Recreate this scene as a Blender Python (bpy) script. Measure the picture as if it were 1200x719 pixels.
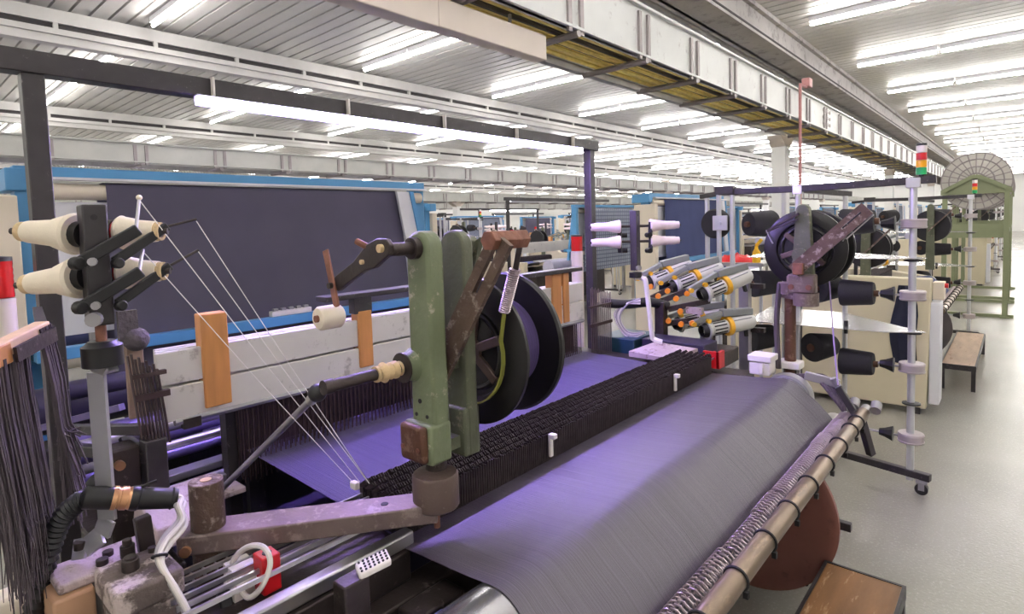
import bpy, math, random
from mathutils import Vector, Matrix
random.seed(7)
V = Vector
SC = bpy.context.scene
COL = SC.collection
for o in list(bpy.data.objects):
    bpy.data.objects.remove(o)

# ------------------------------------------------------------------ camera
YAW, PITCH, ROLL, FOC = 0.7215098, 0.0626328, 0.0308509, 677.383
cam_d = bpy.data.cameras.new('camera')
cam = bpy.data.objects.new('camera', cam_d)
COL.objects.link(cam)
fw = V((-math.sin(YAW)*math.cos(PITCH), math.cos(YAW)*math.cos(PITCH), -math.sin(PITCH)))
rt = V((math.cos(YAW), math.sin(YAW), 0))
dn = fw.cross(rt)
r2 = rt*math.cos(ROLL) + dn*math.sin(ROLL)
d2 = -rt*math.sin(ROLL) + dn*math.cos(ROLL)
m = Matrix((r2, -d2, -fw)).transposed().to_4x4()
m.translation = V((0, 0, 1.75))
cam.matrix_world = m
cam_d.sensor_width = 36.0
cam_d.lens = FOC/1200*36.0
cam_d.shift_y = -(359.5-305.68)/1200
cam_d.clip_start = 0.02
cam_d.clip_end = 300
SC.camera = cam

# ------------------------------------------------------------------ world, exposure
w = bpy.data.worlds.new('world')
SC.world = w
w.use_nodes = True
w.node_tree.nodes['Background'].inputs[0].default_value = (0.9, 0.93, 1, 1)
w.node_tree.nodes['Background'].inputs[1].default_value = 0.3
vs = SC.view_settings
vs.view_transform = 'Standard'
vs.look = 'None'
vs.gamma = 1.0
vs.use_curve_mapping = False
vs.exposure = 0.85
TUBE_STRENGTH = 34.0
LED_STRENGTH = 195.0

# ------------------------------------------------------------------ materials
def lin(c):
    c = c/255.0
    return c/12.92 if c <= 0.04045 else ((c+0.055)/1.055)**2.4
def rgb(t):
    return (lin(t[0]), lin(t[1]), lin(t[2]), 1)
MATS = {}
def M(name, col, rough=0.5, metal=0.0, var=0.12, scale=14.0, chip=None, chipamt=0.62, bump=0.0, bscale=60.0,
      stretch=(1, 1, 1), coat=0.0, spec=0.5, chipscale=None):
    """procedural material: base colour with noise variation, optional wear colour and fine relief"""
    mt = bpy.data.materials.new(name)
    mt.use_nodes = True
    nt = mt.node_tree
    N, L = nt.nodes, nt.links
    b = N['Principled BSDF']
    b.inputs['Roughness'].default_value = rough
    b.inputs['Metallic'].default_value = metal
    b.inputs['Specular IOR Level'].default_value = spec
    b.inputs['Coat Weight'].default_value = coat
    tc = N.new('ShaderNodeTexCoord')
    mp = N.new('ShaderNodeMapping')
    mp.inputs['Scale'].default_value = stretch
    L.new(tc.outputs['Object'], mp.inputs['Vector'])
    n1 = N.new('ShaderNodeTexNoise')
    n1.inputs['Scale'].default_value = scale
    n1.inputs['Detail'].default_value = 5
    L.new(mp.outputs[0], n1.inputs['Vector'])
    r = N.new('ShaderNodeValToRGB')
    c = rgb(col)
    r.color_ramp.elements[0].position = 0.3
    r.color_ramp.elements[1].position = 0.7
    r.color_ramp.elements[0].color = (c[0]*(1-var), c[1]*(1-var), c[2]*(1-var), 1)
    r.color_ramp.elements[1].color = (min(1, c[0]*(1+var)), min(1, c[1]*(1+var)), min(1, c[2]*(1+var)), 1)
    L.new(n1.outputs['Fac'], r.inputs[0])
    out = r.outputs[0]
    if chip:
        n2 = N.new('ShaderNodeTexNoise')
        n2.inputs['Scale'].default_value = chipscale or scale*2.3
        n2.inputs['Detail'].default_value = 8
        n2.inputs['Roughness'].default_value = 0.7
        L.new(mp.outputs[0], n2.inputs['Vector'])
        r2_ = N.new('ShaderNodeValToRGB')
        chipamt -= 0.075
        r2_.color_ramp.elements[0].position = chipamt
        r2_.color_ramp.elements[1].position = min(1, chipamt+0.09)
        L.new(n2.outputs['Fac'], r2_.inputs[0])
        mx = N.new('ShaderNodeMixRGB')
        mx.inputs[2].default_value = rgb(chip)
        L.new(r2_.outputs[0], mx.inputs[0])
        L.new(out, mx.inputs[1])
        out = mx.outputs[0]
    L.new(out, b.inputs['Base Color'])
    if bump:
        n3 = N.new('ShaderNodeTexNoise')
        n3.inputs['Scale'].default_value = bscale
        n3.inputs['Detail'].default_value = 4
        L.new(mp.outputs[0], n3.inputs['Vector'])
        bp = N.new('ShaderNodeBump')
        bp.inputs['Strength'].default_value = bump
        bp.inputs['Distance'].default_value = 0.01
        L.new(n3.outputs['Fac'], bp.inputs['Height'])
        L.new(bp.outputs[0], b.inputs['Normal'])
    MATS[name] = mt
    return mt
def emit(name, col, strength):
    mt = bpy.data.materials.new(name)
    mt.use_nodes = True
    b = mt.node_tree.nodes['Principled BSDF']
    b.inputs['Base Color'].default_value = (0.8, 0.8, 0.8, 1)
    b.inputs['Emission Color'].default_value = (*col, 1)
    b.inputs['Emission Strength'].default_value = strength
    MATS[name] = mt
    return mt

emit('tube', (1.0, 0.965, 0.91), TUBE_STRENGTH)
emit('led', (0.42, 0.29, 1.0), LED_STRENGTH)
emit('led_far', (0.78, 0.72, 1.0), 60.0)
M('ceiling_metal', (205, 202, 200), 0.42, 0.12, 0.05, 3.0, bump=0.05, bscale=30)
M('ceiling_beam', (196, 194, 192), 0.6, 0, 0.06, 3)
M('concrete', (172, 168, 168), 0.8, 0, 0.1, 2.0, chip=(140, 136, 136), chipamt=0.6, bump=0.1)
M('slot_dark', (62, 58, 60), 0.8)
M('wall_white', (232, 232, 230), 0.8, 0, 0.03, 1)
M('tray_white', (214, 216, 214), 0.5, 0, 0.05, 3, chip=(186, 184, 182), chipamt=0.66)
M('tray_grey', (176, 176, 170), 0.6, 0.0, 0.08, 3, chip=(158, 156, 152), chipamt=0.70)
M('galv', (160, 158, 158), 0.42, 0.7, 0.12, 8)
M('bracket_grey', (146, 138, 138), 0.5, 0.3, 0.1, 6)
M('cable_yellow', (244, 222, 130), 0.5)
M('cable_dark', (70, 62, 50), 0.6)
M('cream', (222, 210, 198), 0.55, 0, 0.04, 3)
M('hose_grey', (190, 188, 180), 0.7)
M('red_pipe', (186, 130, 130), 0.5)
M('floor_epoxy', (150, 147, 139), 0.25, 0, 0.10, 0.9, chip=(166, 163, 155), chipamt=0.62, chipscale=70.0, bump=0.28, bscale=60, coat=0.0)
M('black_paint', (54, 50, 52), 0.42, 0.1, 0.2, 18, chip=(112, 106, 106), chipamt=0.685, chipscale=40)
M('black_plastic', (24, 23, 25), 0.4, 0, 0.15)
M('black_matte', (30, 28, 30), 0.7, 0, 0.2)
M('blue_paint', (84, 148, 198), 0.42, 0, 0.05, 4)
M('white_panel', (226, 226, 232), 0.55, 0, 0.03, 3)
M('cream_panel', (228, 216, 198), 0.5, 0, 0.03, 3)
M('beige_panel', (216, 205, 178), 0.48, 0, 0.04, 3)
M('cloth_slate', (88, 84, 103), 0.9, 0, 0.06, 4, bump=0.15, bscale=500)
M('cloth_navy', (66, 74, 118), 0.9, 0, 0.08, 4)
M('cloth_grey', (128, 134, 150), 0.9, 0, 0.12, 30)
M('cloth_led_lit', (196, 192, 216), 0.8, 0, 0.06, 4)  # pale lilac stands in for LED light falling on the fabric rolls
M('cloth_plum', (128, 74, 88), 0.9, 0, 0.1, 20)
M('white_beam', (216, 212, 206), 0.4, 0.1, 0.05, 6, chip=(178, 172, 166), chipamt=0.66)
M('wood_orange', (196, 136, 80), 0.5, 0, 0.16, 5, stretch=(6, 6, 0.8))
M('wood_pale', (222, 190, 150), 0.55, 0, 0.14, 5, stretch=(6, 0.8, 6))
M('wood_bench', (136, 96, 58), 0.5, 0, 0.35, 2.2, stretch=(5, 0.9, 5), chip=(192, 158, 122), chipamt=0.63, chipscale=4, bump=0.2, bscale=14)
M('wood_worn', (184, 160, 136), 0.6, 0, 0.2, 3, stretch=(5, 0.9, 5), chip=(152, 124, 100), chipamt=0.64, chipscale=6)
M('green_cast', (116, 126, 96), 0.55, 0.1, 0.14, 10, chip=(190, 182, 164), chipamt=0.66, chipscale=16, bump=0.4, bscale=45)
M('green_dark', (92, 96, 76), 0.55, 0.1, 0.14, 12, chip=(140, 134, 116), chipamt=0.66, bump=0.3, bscale=45)
M('green_steel', (124, 131, 98), 0.5, 0, 0.08, 5)
M('brown_iron', (98, 80, 68), 0.5, 0.4, 0.2, 16, chip=(160, 146, 134), chipamt=0.62, chipscale=30, bump=0.35, bscale=80)
M('brown_block', (92, 60, 44), 0.5, 0.2, 0.2, 12, chip=(120, 92, 74), chipamt=0.62, bump=0.2)
M('iron_arm', (122, 106, 100), 0.5, 0.45, 0.14, 10, chip=(150, 136, 128), chipamt=0.6, bump=0.15)
M('iron_dark', (64, 56, 54), 0.45, 0.5, 0.2, 14, chip=(110, 100, 96), chipamt=0.68, bump=0.15)
M('rust', (132, 88, 70), 0.65, 0.2, 0.25, 30, bump=0.4)
M('dust_iron', (104, 92, 88), 0.75, 0.1, 0.35, 10, chip=(190, 176, 170), chipamt=0.58, chipscale=14, bump=0.5, bscale=70)
M('dusty_plate', (176, 160, 160), 0.8, 0, 0.2, 10, chip=(120, 104, 100), chipamt=0.62, bump=0.3)
M('tan_block', (176, 138, 108), 0.6, 0, 0.15, 6)
M('steel', (196, 194, 194), 0.28, 0.9, 0.06, 8)
M('steel_dull', (168, 166, 168), 0.45, 0.8, 0.1, 8)
M('silver_roller', (206, 206, 208), 0.22, 0.9, 0.05, 4, stretch=(1, 0.2, 1))
M('pipe_steel', (122, 106, 90), 0.36, 0.8, 0.25, 6, stretch=(3, 0.8, 3), chip=(138, 120, 102), chipamt=0.60)
M('aluminium', (208, 208, 210), 0.3, 0.6, 0.05, 8)
M('iron_collar', (92, 76, 70), 0.45, 0.4, 0.15, 10, chip=(150, 134, 124), chipamt=0.66, bump=0.15)
M('collar_grey', (176, 166, 166), 0.4, 0.3, 0.05)
M('bobbin_cream', (240, 228, 206), 0.6, 0, 0.04, 30, bump=0.1, bscale=300)
M('bobbin_pink', (244, 226, 226), 0.6, 0, 0.04, 30)
M('cone_black', (33, 31, 36), 0.75, 0, 0.2, 60, stretch=(8, 1, 1), bump=0.15, bscale=200)
M('spool_black', (20, 18, 18), 0.35, 0, 0.2, 8)
M('spool_hub', (104, 88, 82), 0.45, 0.5, 0.2, 14)
M('spool_yarn', (92, 76, 128), 0.85, 0, 0.22, 6, stretch=(1, 60, 1), bump=0.4, bscale=30)
M('tan_wrap', (206, 180, 138), 0.8, 0, 0.2, 30, bump=0.6, bscale=60)
M('band_green', (140, 142, 60), 0.6)
M('warp_yarn', (66, 57, 74), 0.43, 0, 0.38, 3.0, stretch=(0.12, 230, 0.12), bump=0.3, bscale=3.0, spec=1.0)  # slate yarn with some of the LED strip's violet mixed into its colour
M('weave_yarn', (68, 60, 92), 0.6, 0, 0.25, 3.0, stretch=(0.12, 230, 0.12), bump=0.3, bscale=3.0)  # yarn nearer the healds, more of the LED violet put into the colour
M('dropper_steel', (58, 48, 49), 0.5, 0.4, 0.3, 40)
M('strip_pale', (120, 104, 108), 0.45, 0.4, 0.2, 20)
M('heald_wire', (74, 58, 58), 0.5, 0.4, 0.25, 20)
M('spring_steel', (168, 154, 158), 0.35, 0.8, 0.15, 20)
M('oxide_disc', (134, 88, 78), 0.5, 0.1, 0.12, 4, chip=(116, 76, 68), chipamt=0.66)
M('grey_disc', (110, 104, 102), 0.55, 0.2, 0.12, 6)
M('red_plastic', (196, 28, 34), 0.35)
M('red_lens', (206, 28, 30), 0.2, 0, 0.1, 5, coat=0.5)
M('white_plastic', (236, 230, 224), 0.45, 0, 0.03)
M('white_cable', (214, 208, 200), 0.5)
M('grey_cable', (162, 158, 156), 0.5)
M('thread_white', (236, 232, 230), 0.7)
M('thread_lilac', (150, 130, 176), 0.7)
M('copper', (206, 158, 118), 0.3, 0.8, 0.1)
M('hank_yarn', (84, 75, 80), 0.9, 0, 0.3, 4, stretch=(40, 40, 1), bump=0.4, bscale=8)
M('grey_paddle', (150, 126, 112), 0.6)
M('fuzz_grey', (84, 78, 80), 0.95, 0, 0.2, 40, bump=0.6, bscale=80)
M('feeder_grey', (134, 138, 136), 0.45, 0, 0.06)
M('feeder_white', (206, 206, 200), 0.4, 0, 0.05)
M('feeder_yellow', (232, 176, 40), 0.4)
M('orange_knob', (230, 140, 30), 0.4)
M('teal_dark', (22, 56, 76), 0.5)
M('signal_white', (236, 228, 226), 0.4)
M('signal_red', (214, 40, 46), 0.3)
M('signal_yellow', (244, 176, 20), 0.3)
M('signal_green', (40, 164, 92), 0.3)
M('plate_silver', (214, 214, 214), 0.25, 0.75, 0.05, 4)
M('wheel_grey', (186, 182, 174), 0.5, 0.1, 0.06, 5)
M('jacket_navy', (34, 36, 58), 0.9)
M('yellow_paint', (236, 184, 30), 0.5)
M('violet_rail', (120, 108, 160), 0.35, 0.5, 0.1)
M('dark_purple', (44, 38, 62), 0.6)

def plaid(name, base, line, freq):
    mt = M(name, base, 0.9, 0, 0.05, 10)
    nt = mt.node_tree; N, L = nt.nodes, nt.links
    b = N['Principled BSDF']; tc = N.new('ShaderNodeTexCoord')
    src = b.inputs['Base Color'].links[0].from_socket
    for ax in ('Y', 'Z'):
        wv = N.new('ShaderNodeTexWave'); wv.wave_type = 'BANDS'; wv.bands_direction = ax; wv.inputs['Scale'].default_value = freq
        L.new(tc.outputs['Object'], wv.inputs['Vector'])
        rp_ = N.new('ShaderNodeValToRGB'); rp_.color_ramp.elements[0].position = 0.80; rp_.color_ramp.elements[1].position = 0.9
        L.new(wv.outputs['Fac'], rp_.inputs[0])
        mx = N.new('ShaderNodeMixRGB'); mx.inputs[2].default_value = rgb(line)
        L.new(rp_.outputs[0], mx.inputs[0]); L.new(src, mx.inputs[1]); src = mx.outputs[0]
    L.new(src, b.inputs['Base Color'])
plaid('cloth_plaid', (146, 152, 166), (92, 98, 122), 4.5)

# ------------------------------------------------------------------ mesh builder
class MB:
    def __init__(s):
        s.v = []; s.f = []
    def add(s, vs_, fs):
        k = len(s.v)
        s.v += [tuple(p) for p in vs_]
        s.f += [tuple(i+k for i in f) for f in fs]
        return s
    def box(s, x0, x1, y0, y1, z0, z1):
        return s.add([(x0,y0,z0),(x1,y0,z0),(x1,y1,z0),(x0,y1,z0),(x0,y0,z1),(x1,y0,z1),(x1,y1,z1),(x0,y1,z1)],
                     [(0,3,2,1),(4,5,6,7),(0,1,5,4),(1,2,6,5),(2,3,7,6),(3,0,4,7)])
    def cbox(s, c, d):
        return s.box(c[0]-d[0]/2, c[0]+d[0]/2, c[1]-d[1]/2, c[1]+d[1]/2, c[2]-d[2]/2, c[2]+d[2]/2)
    def bar(s, p0, p1, w_, h, up=(0, 0, 1)):
        p0 = V(p0); p1 = V(p1); d = (p1-p0).normalized(); up = V(up)
        a = d.cross(up)
        if a.length < 1e-4: a = d.cross(V((1, 0, 0)))
        a.normalize(); b = a.cross(d).normalized()
        vs_ = []
        for p in (p0, p1):
            for i, j in ((-1,-1),(1,-1),(1,1),(-1,1)):
                vs_.append(p + a*(w_/2*i) + b*(h/2*j))
        return s.add(vs_, [(0,1,2,3),(7,6,5,4),(0,4,5,1),(1,5,6,2),(2,6,7,3),(3,7,4,0)])
    def lathe(s, p0, axis, prof, n=20, caps=True):
        p0 = V(p0); d = V(axis).normalized()
        a = d.cross(V((0, 0, 1)))
        if a.length < 1e-3: a = V((1, 0, 0))
        a.normalize(); b = d.cross(a)
        vs_ = []; fs = []
        for t, r in prof:
            for i in range(n):
                an = 2*math.pi*i/n
                vs_.append(p0 + d*t + (a*math.cos(an) + b*math.sin(an))*r)
        for k in range(len(prof)-1):
            for i in range(n):
                j = (i+1) % n
                fs.append((k*n+i, k*n+j, (k+1)*n+j, (k+1)*n+i))
        if caps:
            fs.append(tuple(range(n-1, -1, -1)))
            fs.append(tuple((len(prof)-1)*n+i for i in range(n)))
        return s.add(vs_, fs)
    def cyl(s, p0, p1, r0, r1=None, n=16, caps=True):
        p0 = V(p0); p1 = V(p1)
        return s.lathe(p0, p1-p0, [(0, r0), ((p1-p0).length, r0 if r1 is None else r1)], n, caps)
    def ball(s, c, r, n=16, k=8):
        c = V(c)
        return s.lathe(c-V((0, 0, r)), (0, 0, 1), [(r-r*math.cos(math.pi*i/k), max(1e-4, r*math.sin(math.pi*i/k))) for i in range(k+1)], n)
    def tube(s, pts, r, n=8, caps=True):
        pts = [V(p) for p in pts]
        vs_ = []; fs = []
        prev = None
        for i, p in enumerate(pts):
            t = (pts[min(i+1, len(pts)-1)] - pts[max(i-1, 0)]).normalized()
            if prev is None:
                a = t.cross(V((0, 0, 1)))
                if a.length < 1e-3: a = V((1, 0, 0))
            else:
                a = prev - t*prev.dot(t)
            a.normalize(); prev = a; b = t.cross(a)
            rr = r[i] if isinstance(r, (list, tuple)) else r
            for k in range(n):
                an = 2*math.pi*k/n
                vs_.append(p + (a*math.cos(an) + b*math.sin(an))*rr)
        for i in range(len(pts)-1):
            for k in range(n):
                j = (k+1) % n
                fs.append((i*n+k, i*n+j, (i+1)*n+j, (i+1)*n+k))
        if caps:
            fs.append(tuple(range(n-1, -1, -1)))
            fs.append(tuple((len(pts)-1)*n+i for i in range(n)))
        return s.add(vs_, fs)
    def prism(s, poly, plane, a, b):
        """polygon in 'xz' (extruded over y), 'xy' (over z) or 'yz' (over x)"""
        def P(p, q, t):
            return {'xz': (p, t, q), 'xy': (p, q, t), 'yz': (t, p, q)}[plane]
        n = len(poly)
        vs_ = [P(p, q, a) for p, q in poly] + [P(p, q, b) for p, q in poly]
        fs = [tuple(range(n)), tuple(range(2*n-1, n-1, -1))]
        for i in range(n):
            j = (i+1) % n
            fs.append((i, i+n, j+n, j))
        return s.add(vs_, fs)
    def torus(s, c, axis, R, r, n=20, k=8):
        c = V(c); d = V(axis).normalized()
        a = d.cross(V((0, 0, 1)))
        if a.length < 1e-3: a = V((1, 0, 0))
        a.normalize(); b = d.cross(a)
        vs_ = []; fs = []
        for i in range(n):
            u = a*math.cos(2*math.pi*i/n) + b*math.sin(2*math.pi*i/n)
            for j in range(k):
                an = 2*math.pi*j/k
                vs_.append(c + u*(R + r*math.cos(an)) + d*(r*math.sin(an)))
        for i in range(n):
            for j in range(k):
                i2 = (i+1) % n; j2 = (j+1) % k
                fs.append((i*k+j, i2*k+j, i2*k+j2, i*k+j2))
        return s.add(vs_, fs)

def arc(pts, steps=6):
    """smooth path through points (Catmull-Rom)"""
    pts = [V(p) for p in pts]
    out = []
    for i in range(len(pts)-1):
        p0 = pts[max(i-1, 0)]; p1 = pts[i]; p2 = pts[i+1]; p3 = pts[min(i+2, len(pts)-1)]
        for k in range(steps):
            t = k/steps
            out.append(0.5*((2*p1) + (p2-p0)*t + (2*p0-5*p1+4*p2-p3)*t*t + (3*p1-p0-3*p2+p3)*t**3))
    out.append(pts[-1])
    return out
def origin(o):
    p = V((0, 0, 0))
    while o is not None:
        p += o.location
        o = o.parent
    return p
def obj(name, mb, mat, parent=None, loc=None, bev=0.0, flat=False):
    """ONE mesh object; vertices are given in world space"""
    if parent is not None:
        base = origin(parent); lo = V((0, 0, 0))
    else:
        lo = V(loc) if loc is not None else V((0, 0, 0)); base = lo
    me = bpy.data.meshes.new(name)
    me.from_pydata([(p[0]-base.x, p[1]-base.y, p[2]-base.z) for p in mb.v], [], mb.f)
    me.validate()
    import bmesh
    bm = bmesh.new(); bm.from_mesh(me)
    bmesh.ops.recalc_face_normals(bm, faces=bm.faces)
    bm.to_mesh(me); bm.free()
    if not flat:
        me.polygons.foreach_set('use_smooth', [True]*len(me.polygons))
        me.set_sharp_from_angle(angle=math.radians(38))
    me.materials.append(MATS[mat])
    o = bpy.data.objects.new(name, me)
    COL.objects.link(o)
    o.parent = parent
    o.location = lo
    if bev:
        b = o.modifiers.new('bevel', 'BEVEL')
        b.width = bev; b.segments = 2; b.limit_method = 'ANGLE'; b.angle_limit = math.radians(40)
    return o
def tag(o, label, cat, group=None):
    o['label'] = label; o['category'] = cat
    if group: o['group'] = group
    return o
def thing(name, label, cat, loc, group=None):
    o = bpy.data.objects.new(name, None)
    COL.objects.link(o)
    o.location = loc
    o.empty_display_size = 0.1
    return tag(o, label, cat, group)
def struct(name, mb, mat, parent=None, **k):
    o = obj(name, mb, mat, parent, **k)
    if parent is None: o['kind'] = 'structure'
    return o
def stuff(o):
    o['kind'] = 'stuff'
    return o
def dup(root, loc, rotz=0.0, label=None, group=None, cat=None):
    """copy of a thing with copies of its parts and sub-parts"""
    r = root.copy(); COL.objects.link(r)
    r.location = loc; r.rotation_euler = (0, 0, rotz)
    if label: r['label'] = label
    if cat: r['category'] = cat
    if group: r['group'] = group
    for ch in list(root.children):
        c = ch.copy(); COL.objects.link(c); c.parent = r
        for g in list(ch.children):
            d = g.copy(); COL.objects.link(d); d.parent = c
    return r
def share(o, parent, delta, mat=None):
    """a copied piece sharing mesh data, moved by delta under a parent"""
    c = o.copy(); COL.objects.link(c); c.parent = parent
    c.location = V(o.location) + V(delta)
    return c
def remat(o, mat):
    o.material_slots[0].link = 'OBJECT'
    o.material_slots[0].material = MATS[mat]

# ================================================================== THE HALL
XL, XR, YN, YF, ZC = -34.0, 8.5, -7.0, 62.0, 4.62
fl = struct('floor', MB().box(XL, XR, YN, YF, -0.1, 0), 'floor_epoxy', flat=True)
struct('wall_left', MB().box(XL-0.2, XL, YN, YF, 0, ZC+0.2), 'wall_white', flat=True)
struct('wall_right', MB().box(XR, XR+0.2, YN, YF, 0, ZC+0.2), 'wall_white', flat=True)
struct('wall_back', MB().box(XL, XR, YF, YF+0.2, 0, ZC+0.2), 'wall_white', flat=True)
struct('wall_front', MB().box(XL, XR, YN-0.2, YN, 0, ZC+0.2), 'wall_white', flat=True)
ceil = struct('ceiling', MB().box(XL-0.2, XR+0.2, YN-0.2, YF+0.2, ZC+0.12, ZC+0.25), 'ceiling_beam', flat=True)

# ribbed deck strips, one piece per strip for the nearest bays
BX = [-34.0, -28.3, -22.1, -15.6, -9.05, -2.95, 3.4, 8.5]     # bay lines (roof beams)
RW = 0.21
def deck_profile(mb, x0, x1, y):
    pr = [(0, 0), (0.172, 0.0), (0.176, 0.04), (0.200, 0.04), (0.204, 0.0), (RW, 0)]
    vs_ = []; fs = []
    for (a, h) in pr:
        vs_ += [(x0, y+a, ZC+h), (x1, y+a, ZC+h)]
    for i in range(len(pr)-1):
        fs.append((2*i, 2*i+1, 2*i+3, 2*i+2))
    mb.add(vs_, fs)
protos = {}
NST = 100
rest = MB()
for b in range(len(BX)-1):
    near = b in (3, 4, 5)
    n = int((YF-YN)/RW)
    for k in range(n):
        y = YN + k*RW
        kk = int((y+0.3)/RW)
        if near and y > -0.3 and kk < NST:
            if b not in protos:
                mb = MB(); deck_profile(mb, BX[b], BX[b+1], y)
                o = obj('deck_strip', mb, 'ceiling_metal', ceil, flat=True)
                protos[b] = (o, y)
            else:
                o, y0 = protos[b]
                share(o, ceil, (0, y-y0, 0))
        else:
            deck_profile(rest, BX[b], BX[b+1], y)
stuff(obj('deck_strips', rest, 'ceiling_metal', ceil, flat=True))

# roof beams with a slotted web, main girder
for i, x in enumerate(BX[1:-1]):
    if i == 4: continue
    mb = MB().box(x-0.10, x+0.10, YN, YF, 4.40, 4.56).box(x-0.13, x+0.13, YN, YF, 4.25, 4.32).box(x-0.07, x+0.09, YN, YF, 4.15, 4.25)
    o = struct('trim_%d' % (i+1), mb, 'ceiling_beam', flat=True)
    obj('web', MB().box(x-0.05, x+0.05, YN, YF, 4.32, 4.40), 'slot_dark', o, flat=True)
    mb = MB()
    y = YN
    while y < YF:
        mb.box(x+0.05, x+0.095, y, y+0.05, 4.32, 4.40)
        y += 1.1
    obj('stiffeners', mb, 'ceiling_beam', o, flat=True)
mb = MB().box(-3.16, -2.76, YN, YF, 4.26, 4.60).box(-2.80, -2.70, YN, YF, 4.56, 4.64).box(-3.22, -3.12, YN, YF, 4.26, 4.32)
gird = struct('trim_9', mb, 'concrete', flat=True)
obj('joint', MB().box(-2.80, -2.752, YN, YF, 4.30, 4.325), 'slot_dark', gird, flat=True)
obj('pipe_run', MB().cyl((-3.30, YN, 4.30), (-3.30, YF, 4.30), 0.05, n=10), 'galv', gird)

# fluorescent lights
LB = {0: 'at the far left wall', 1: 'over the fourth loom row', 2: 'over the third loom row', 3: 'over the second loom row',
      4: 'between girder and slotted beam', 5: 'over the aisle', 6: 'right of the aisle'}
ORD = ['first', 'second', 'third', 'fourth', 'fifth', 'sixth', 'seventh', 'eighth', 'ninth', 'tenth', 'eleventh', 'twelfth', 'thirteenth',
       'fourteenth', 'fifteenth', 'sixteenth', 'seventeenth', 'eighteenth', 'nineteenth', 'twentieth', 'last']
lamps = []
for b in range(len(BX)-1):
    x0 = BX[b] + (0.6 if b == 5 else 0.4)
    nt = int((BX[b+1]-BX[b]-0.7)/1.26)
    for r in range(-2, 19):
        y = 2.80 + 3.28*r
        if y > YF-1 or y < YN+0.5: continue
        for k in range(nt):
            xa = x0 + 1.26*k
            d = math.hypot(xa, y)
            # in the camera's view?
            ang = math.atan2(-(xa+0.6), y)
            vis = (0.0 < ang+0.05 < 1.75)
            lamps.append((0 if vis else 1, d, b, xa, y, r, k))
lamps.sort()
l0 = None
lrest_h, lrest_t = MB(), MB()
for i, (vis, d, b, xa, y, r_, k_) in enumerate(lamps):
    if i < 300 and not vis:
        lab = '%s tube light along the %s lamp row %s' % (ORD[k_], ORD[r_+2], LB[b])
        if l0 is None:
            l0 = thing('fluorescent_light', lab, 'ceiling light', (xa, y, 4.62), 'ceiling fluorescent lights ' + LB[b])
            obj('housing', MB().box(xa, xa+1.22, y-0.035, y+0.035, 4.545, 4.618), 'white_panel', l0, flat=True)
            obj('tube', MB().cyl((xa+0.02, y, 4.51), (xa+1.2, y, 4.51), 0.021, n=8), 'tube', l0)
        else:
            dup(l0, (xa, y, 4.62), 0, lab, 'ceiling fluorescent lights ' + LB[b])
    else:
        lrest_h.box(xa, xa+1.22, y-0.035, y+0.035, 4.545, 4.618)
        lrest_t.cyl((xa+0.02, y, 4.51), (xa+1.2, y, 4.51), 0.021, n=6)
if lrest_t.v:
    lr = thing('distant_fluorescent_lights', 'long rows of distant fluorescent tube lights fading along the ceiling', 'ceiling light', (0, 0, 4.62))
    lr['kind'] = 'stuff'
    stuff(obj('housings', lrest_h, 'white_panel', lr, flat=True))
    stuff(obj('tubes', lrest_t, 'tube', lr))

# cable trays on columns -------------------------------------------------
def tray(x, z0, z1, wd, label, mat, cables, name='cable_tray', y0=-6.5, y1=60.0, step=0.96, ph=0.24, nbr=44):
    t = thing(name, label, 'cable tray', (x, 0, z0), None)
    obj('side_panel', MB().box(x-0.03, x, y0, y1, z0, z1), mat, t, flat=True)
    obj('ledge', MB().box(x-0.05, x+0.03, y0, y1, z1-0.02, z1).box(x-0.05, x+0.025, y0, y1, z0, z0+0.018), mat, t, flat=True)
    obj('back_panel', MB().box(x-wd, x-wd+0.03, y0, y1, z0+0.03, z1), mat, t, flat=True)
    obj('rail', MB().box(x-wd-0.05, x-wd+0.01, y0, y1, z0-0.03, z0+0.05), 'galv', t, flat=True)
    br = None
    k = 0
    y = y0 + ph
    while k < nbr:
        yy = y + k*step
        if br is None:
            mb = MB().cyl((x-wd-0.03, yy, z0-0.03), (x+0.03, yy, z0-0.03), 0.026, n=8)
            mb.box(x, x+0.02, yy-0.10, yy-0.06, z0-0.03, z0+(z1-z0)*0.86).box(x, x+0.02, yy+0.04, yy+0.08, z0-0.03, z0+(z1-z0)*0.86)
            br = obj('bracket', mb, 'bracket_grey', t); yb = yy
        else:
            share(br, t, (0, yy-yb, 0))
        k += 1
    if cables:
        c0 = None
        for i in range(13):
            cx = x-0.06-i*(wd-0.12)/13
            mm = 'cable_dark' if i in (3, 7) else 'cable_yellow'
            obj('cable', MB().cyl((cx, y0, z0+0.02+0.012*(i % 3)), (cx, y1, z0+0.02+0.012*(i % 3)), 0.019, n=6), mm, t)
    return t
tA = tray(-2.30, 3.06, 3.46, 0.56, 'white panelled cable tray of yellow cables beside the concrete girder', 'tray_white', True)
tray(-9.30, 2.78, 3.06, 0.5, 'grey strapped cable tray over the second loom row', 'tray_grey', False, ph=0.7, step=1.07)
tray(-16.2, 2.70, 3.04, 0.5, 'grey cable tray on forked columns over the third loom row', 'tray_grey', False, step=1.4)
tray(-23.0, 2.72, 3.04, 0.5, 'distant grey cable tray across the far loom rows', 'tray_grey', False, step=1.6, nbr=38)
# perforated strip on the near tray face
mb = MB()
for i in range(4):
    for j in range(3):
        mb.cyl((-2.299, 9.95+i*0.13, 3.16+j*0.1), (-2.290, 9.95+i*0.13, 3.16+j*0.1), 0.028, n=8)
obj('vent_holes', mb, 'bracket_grey', tA)
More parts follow.
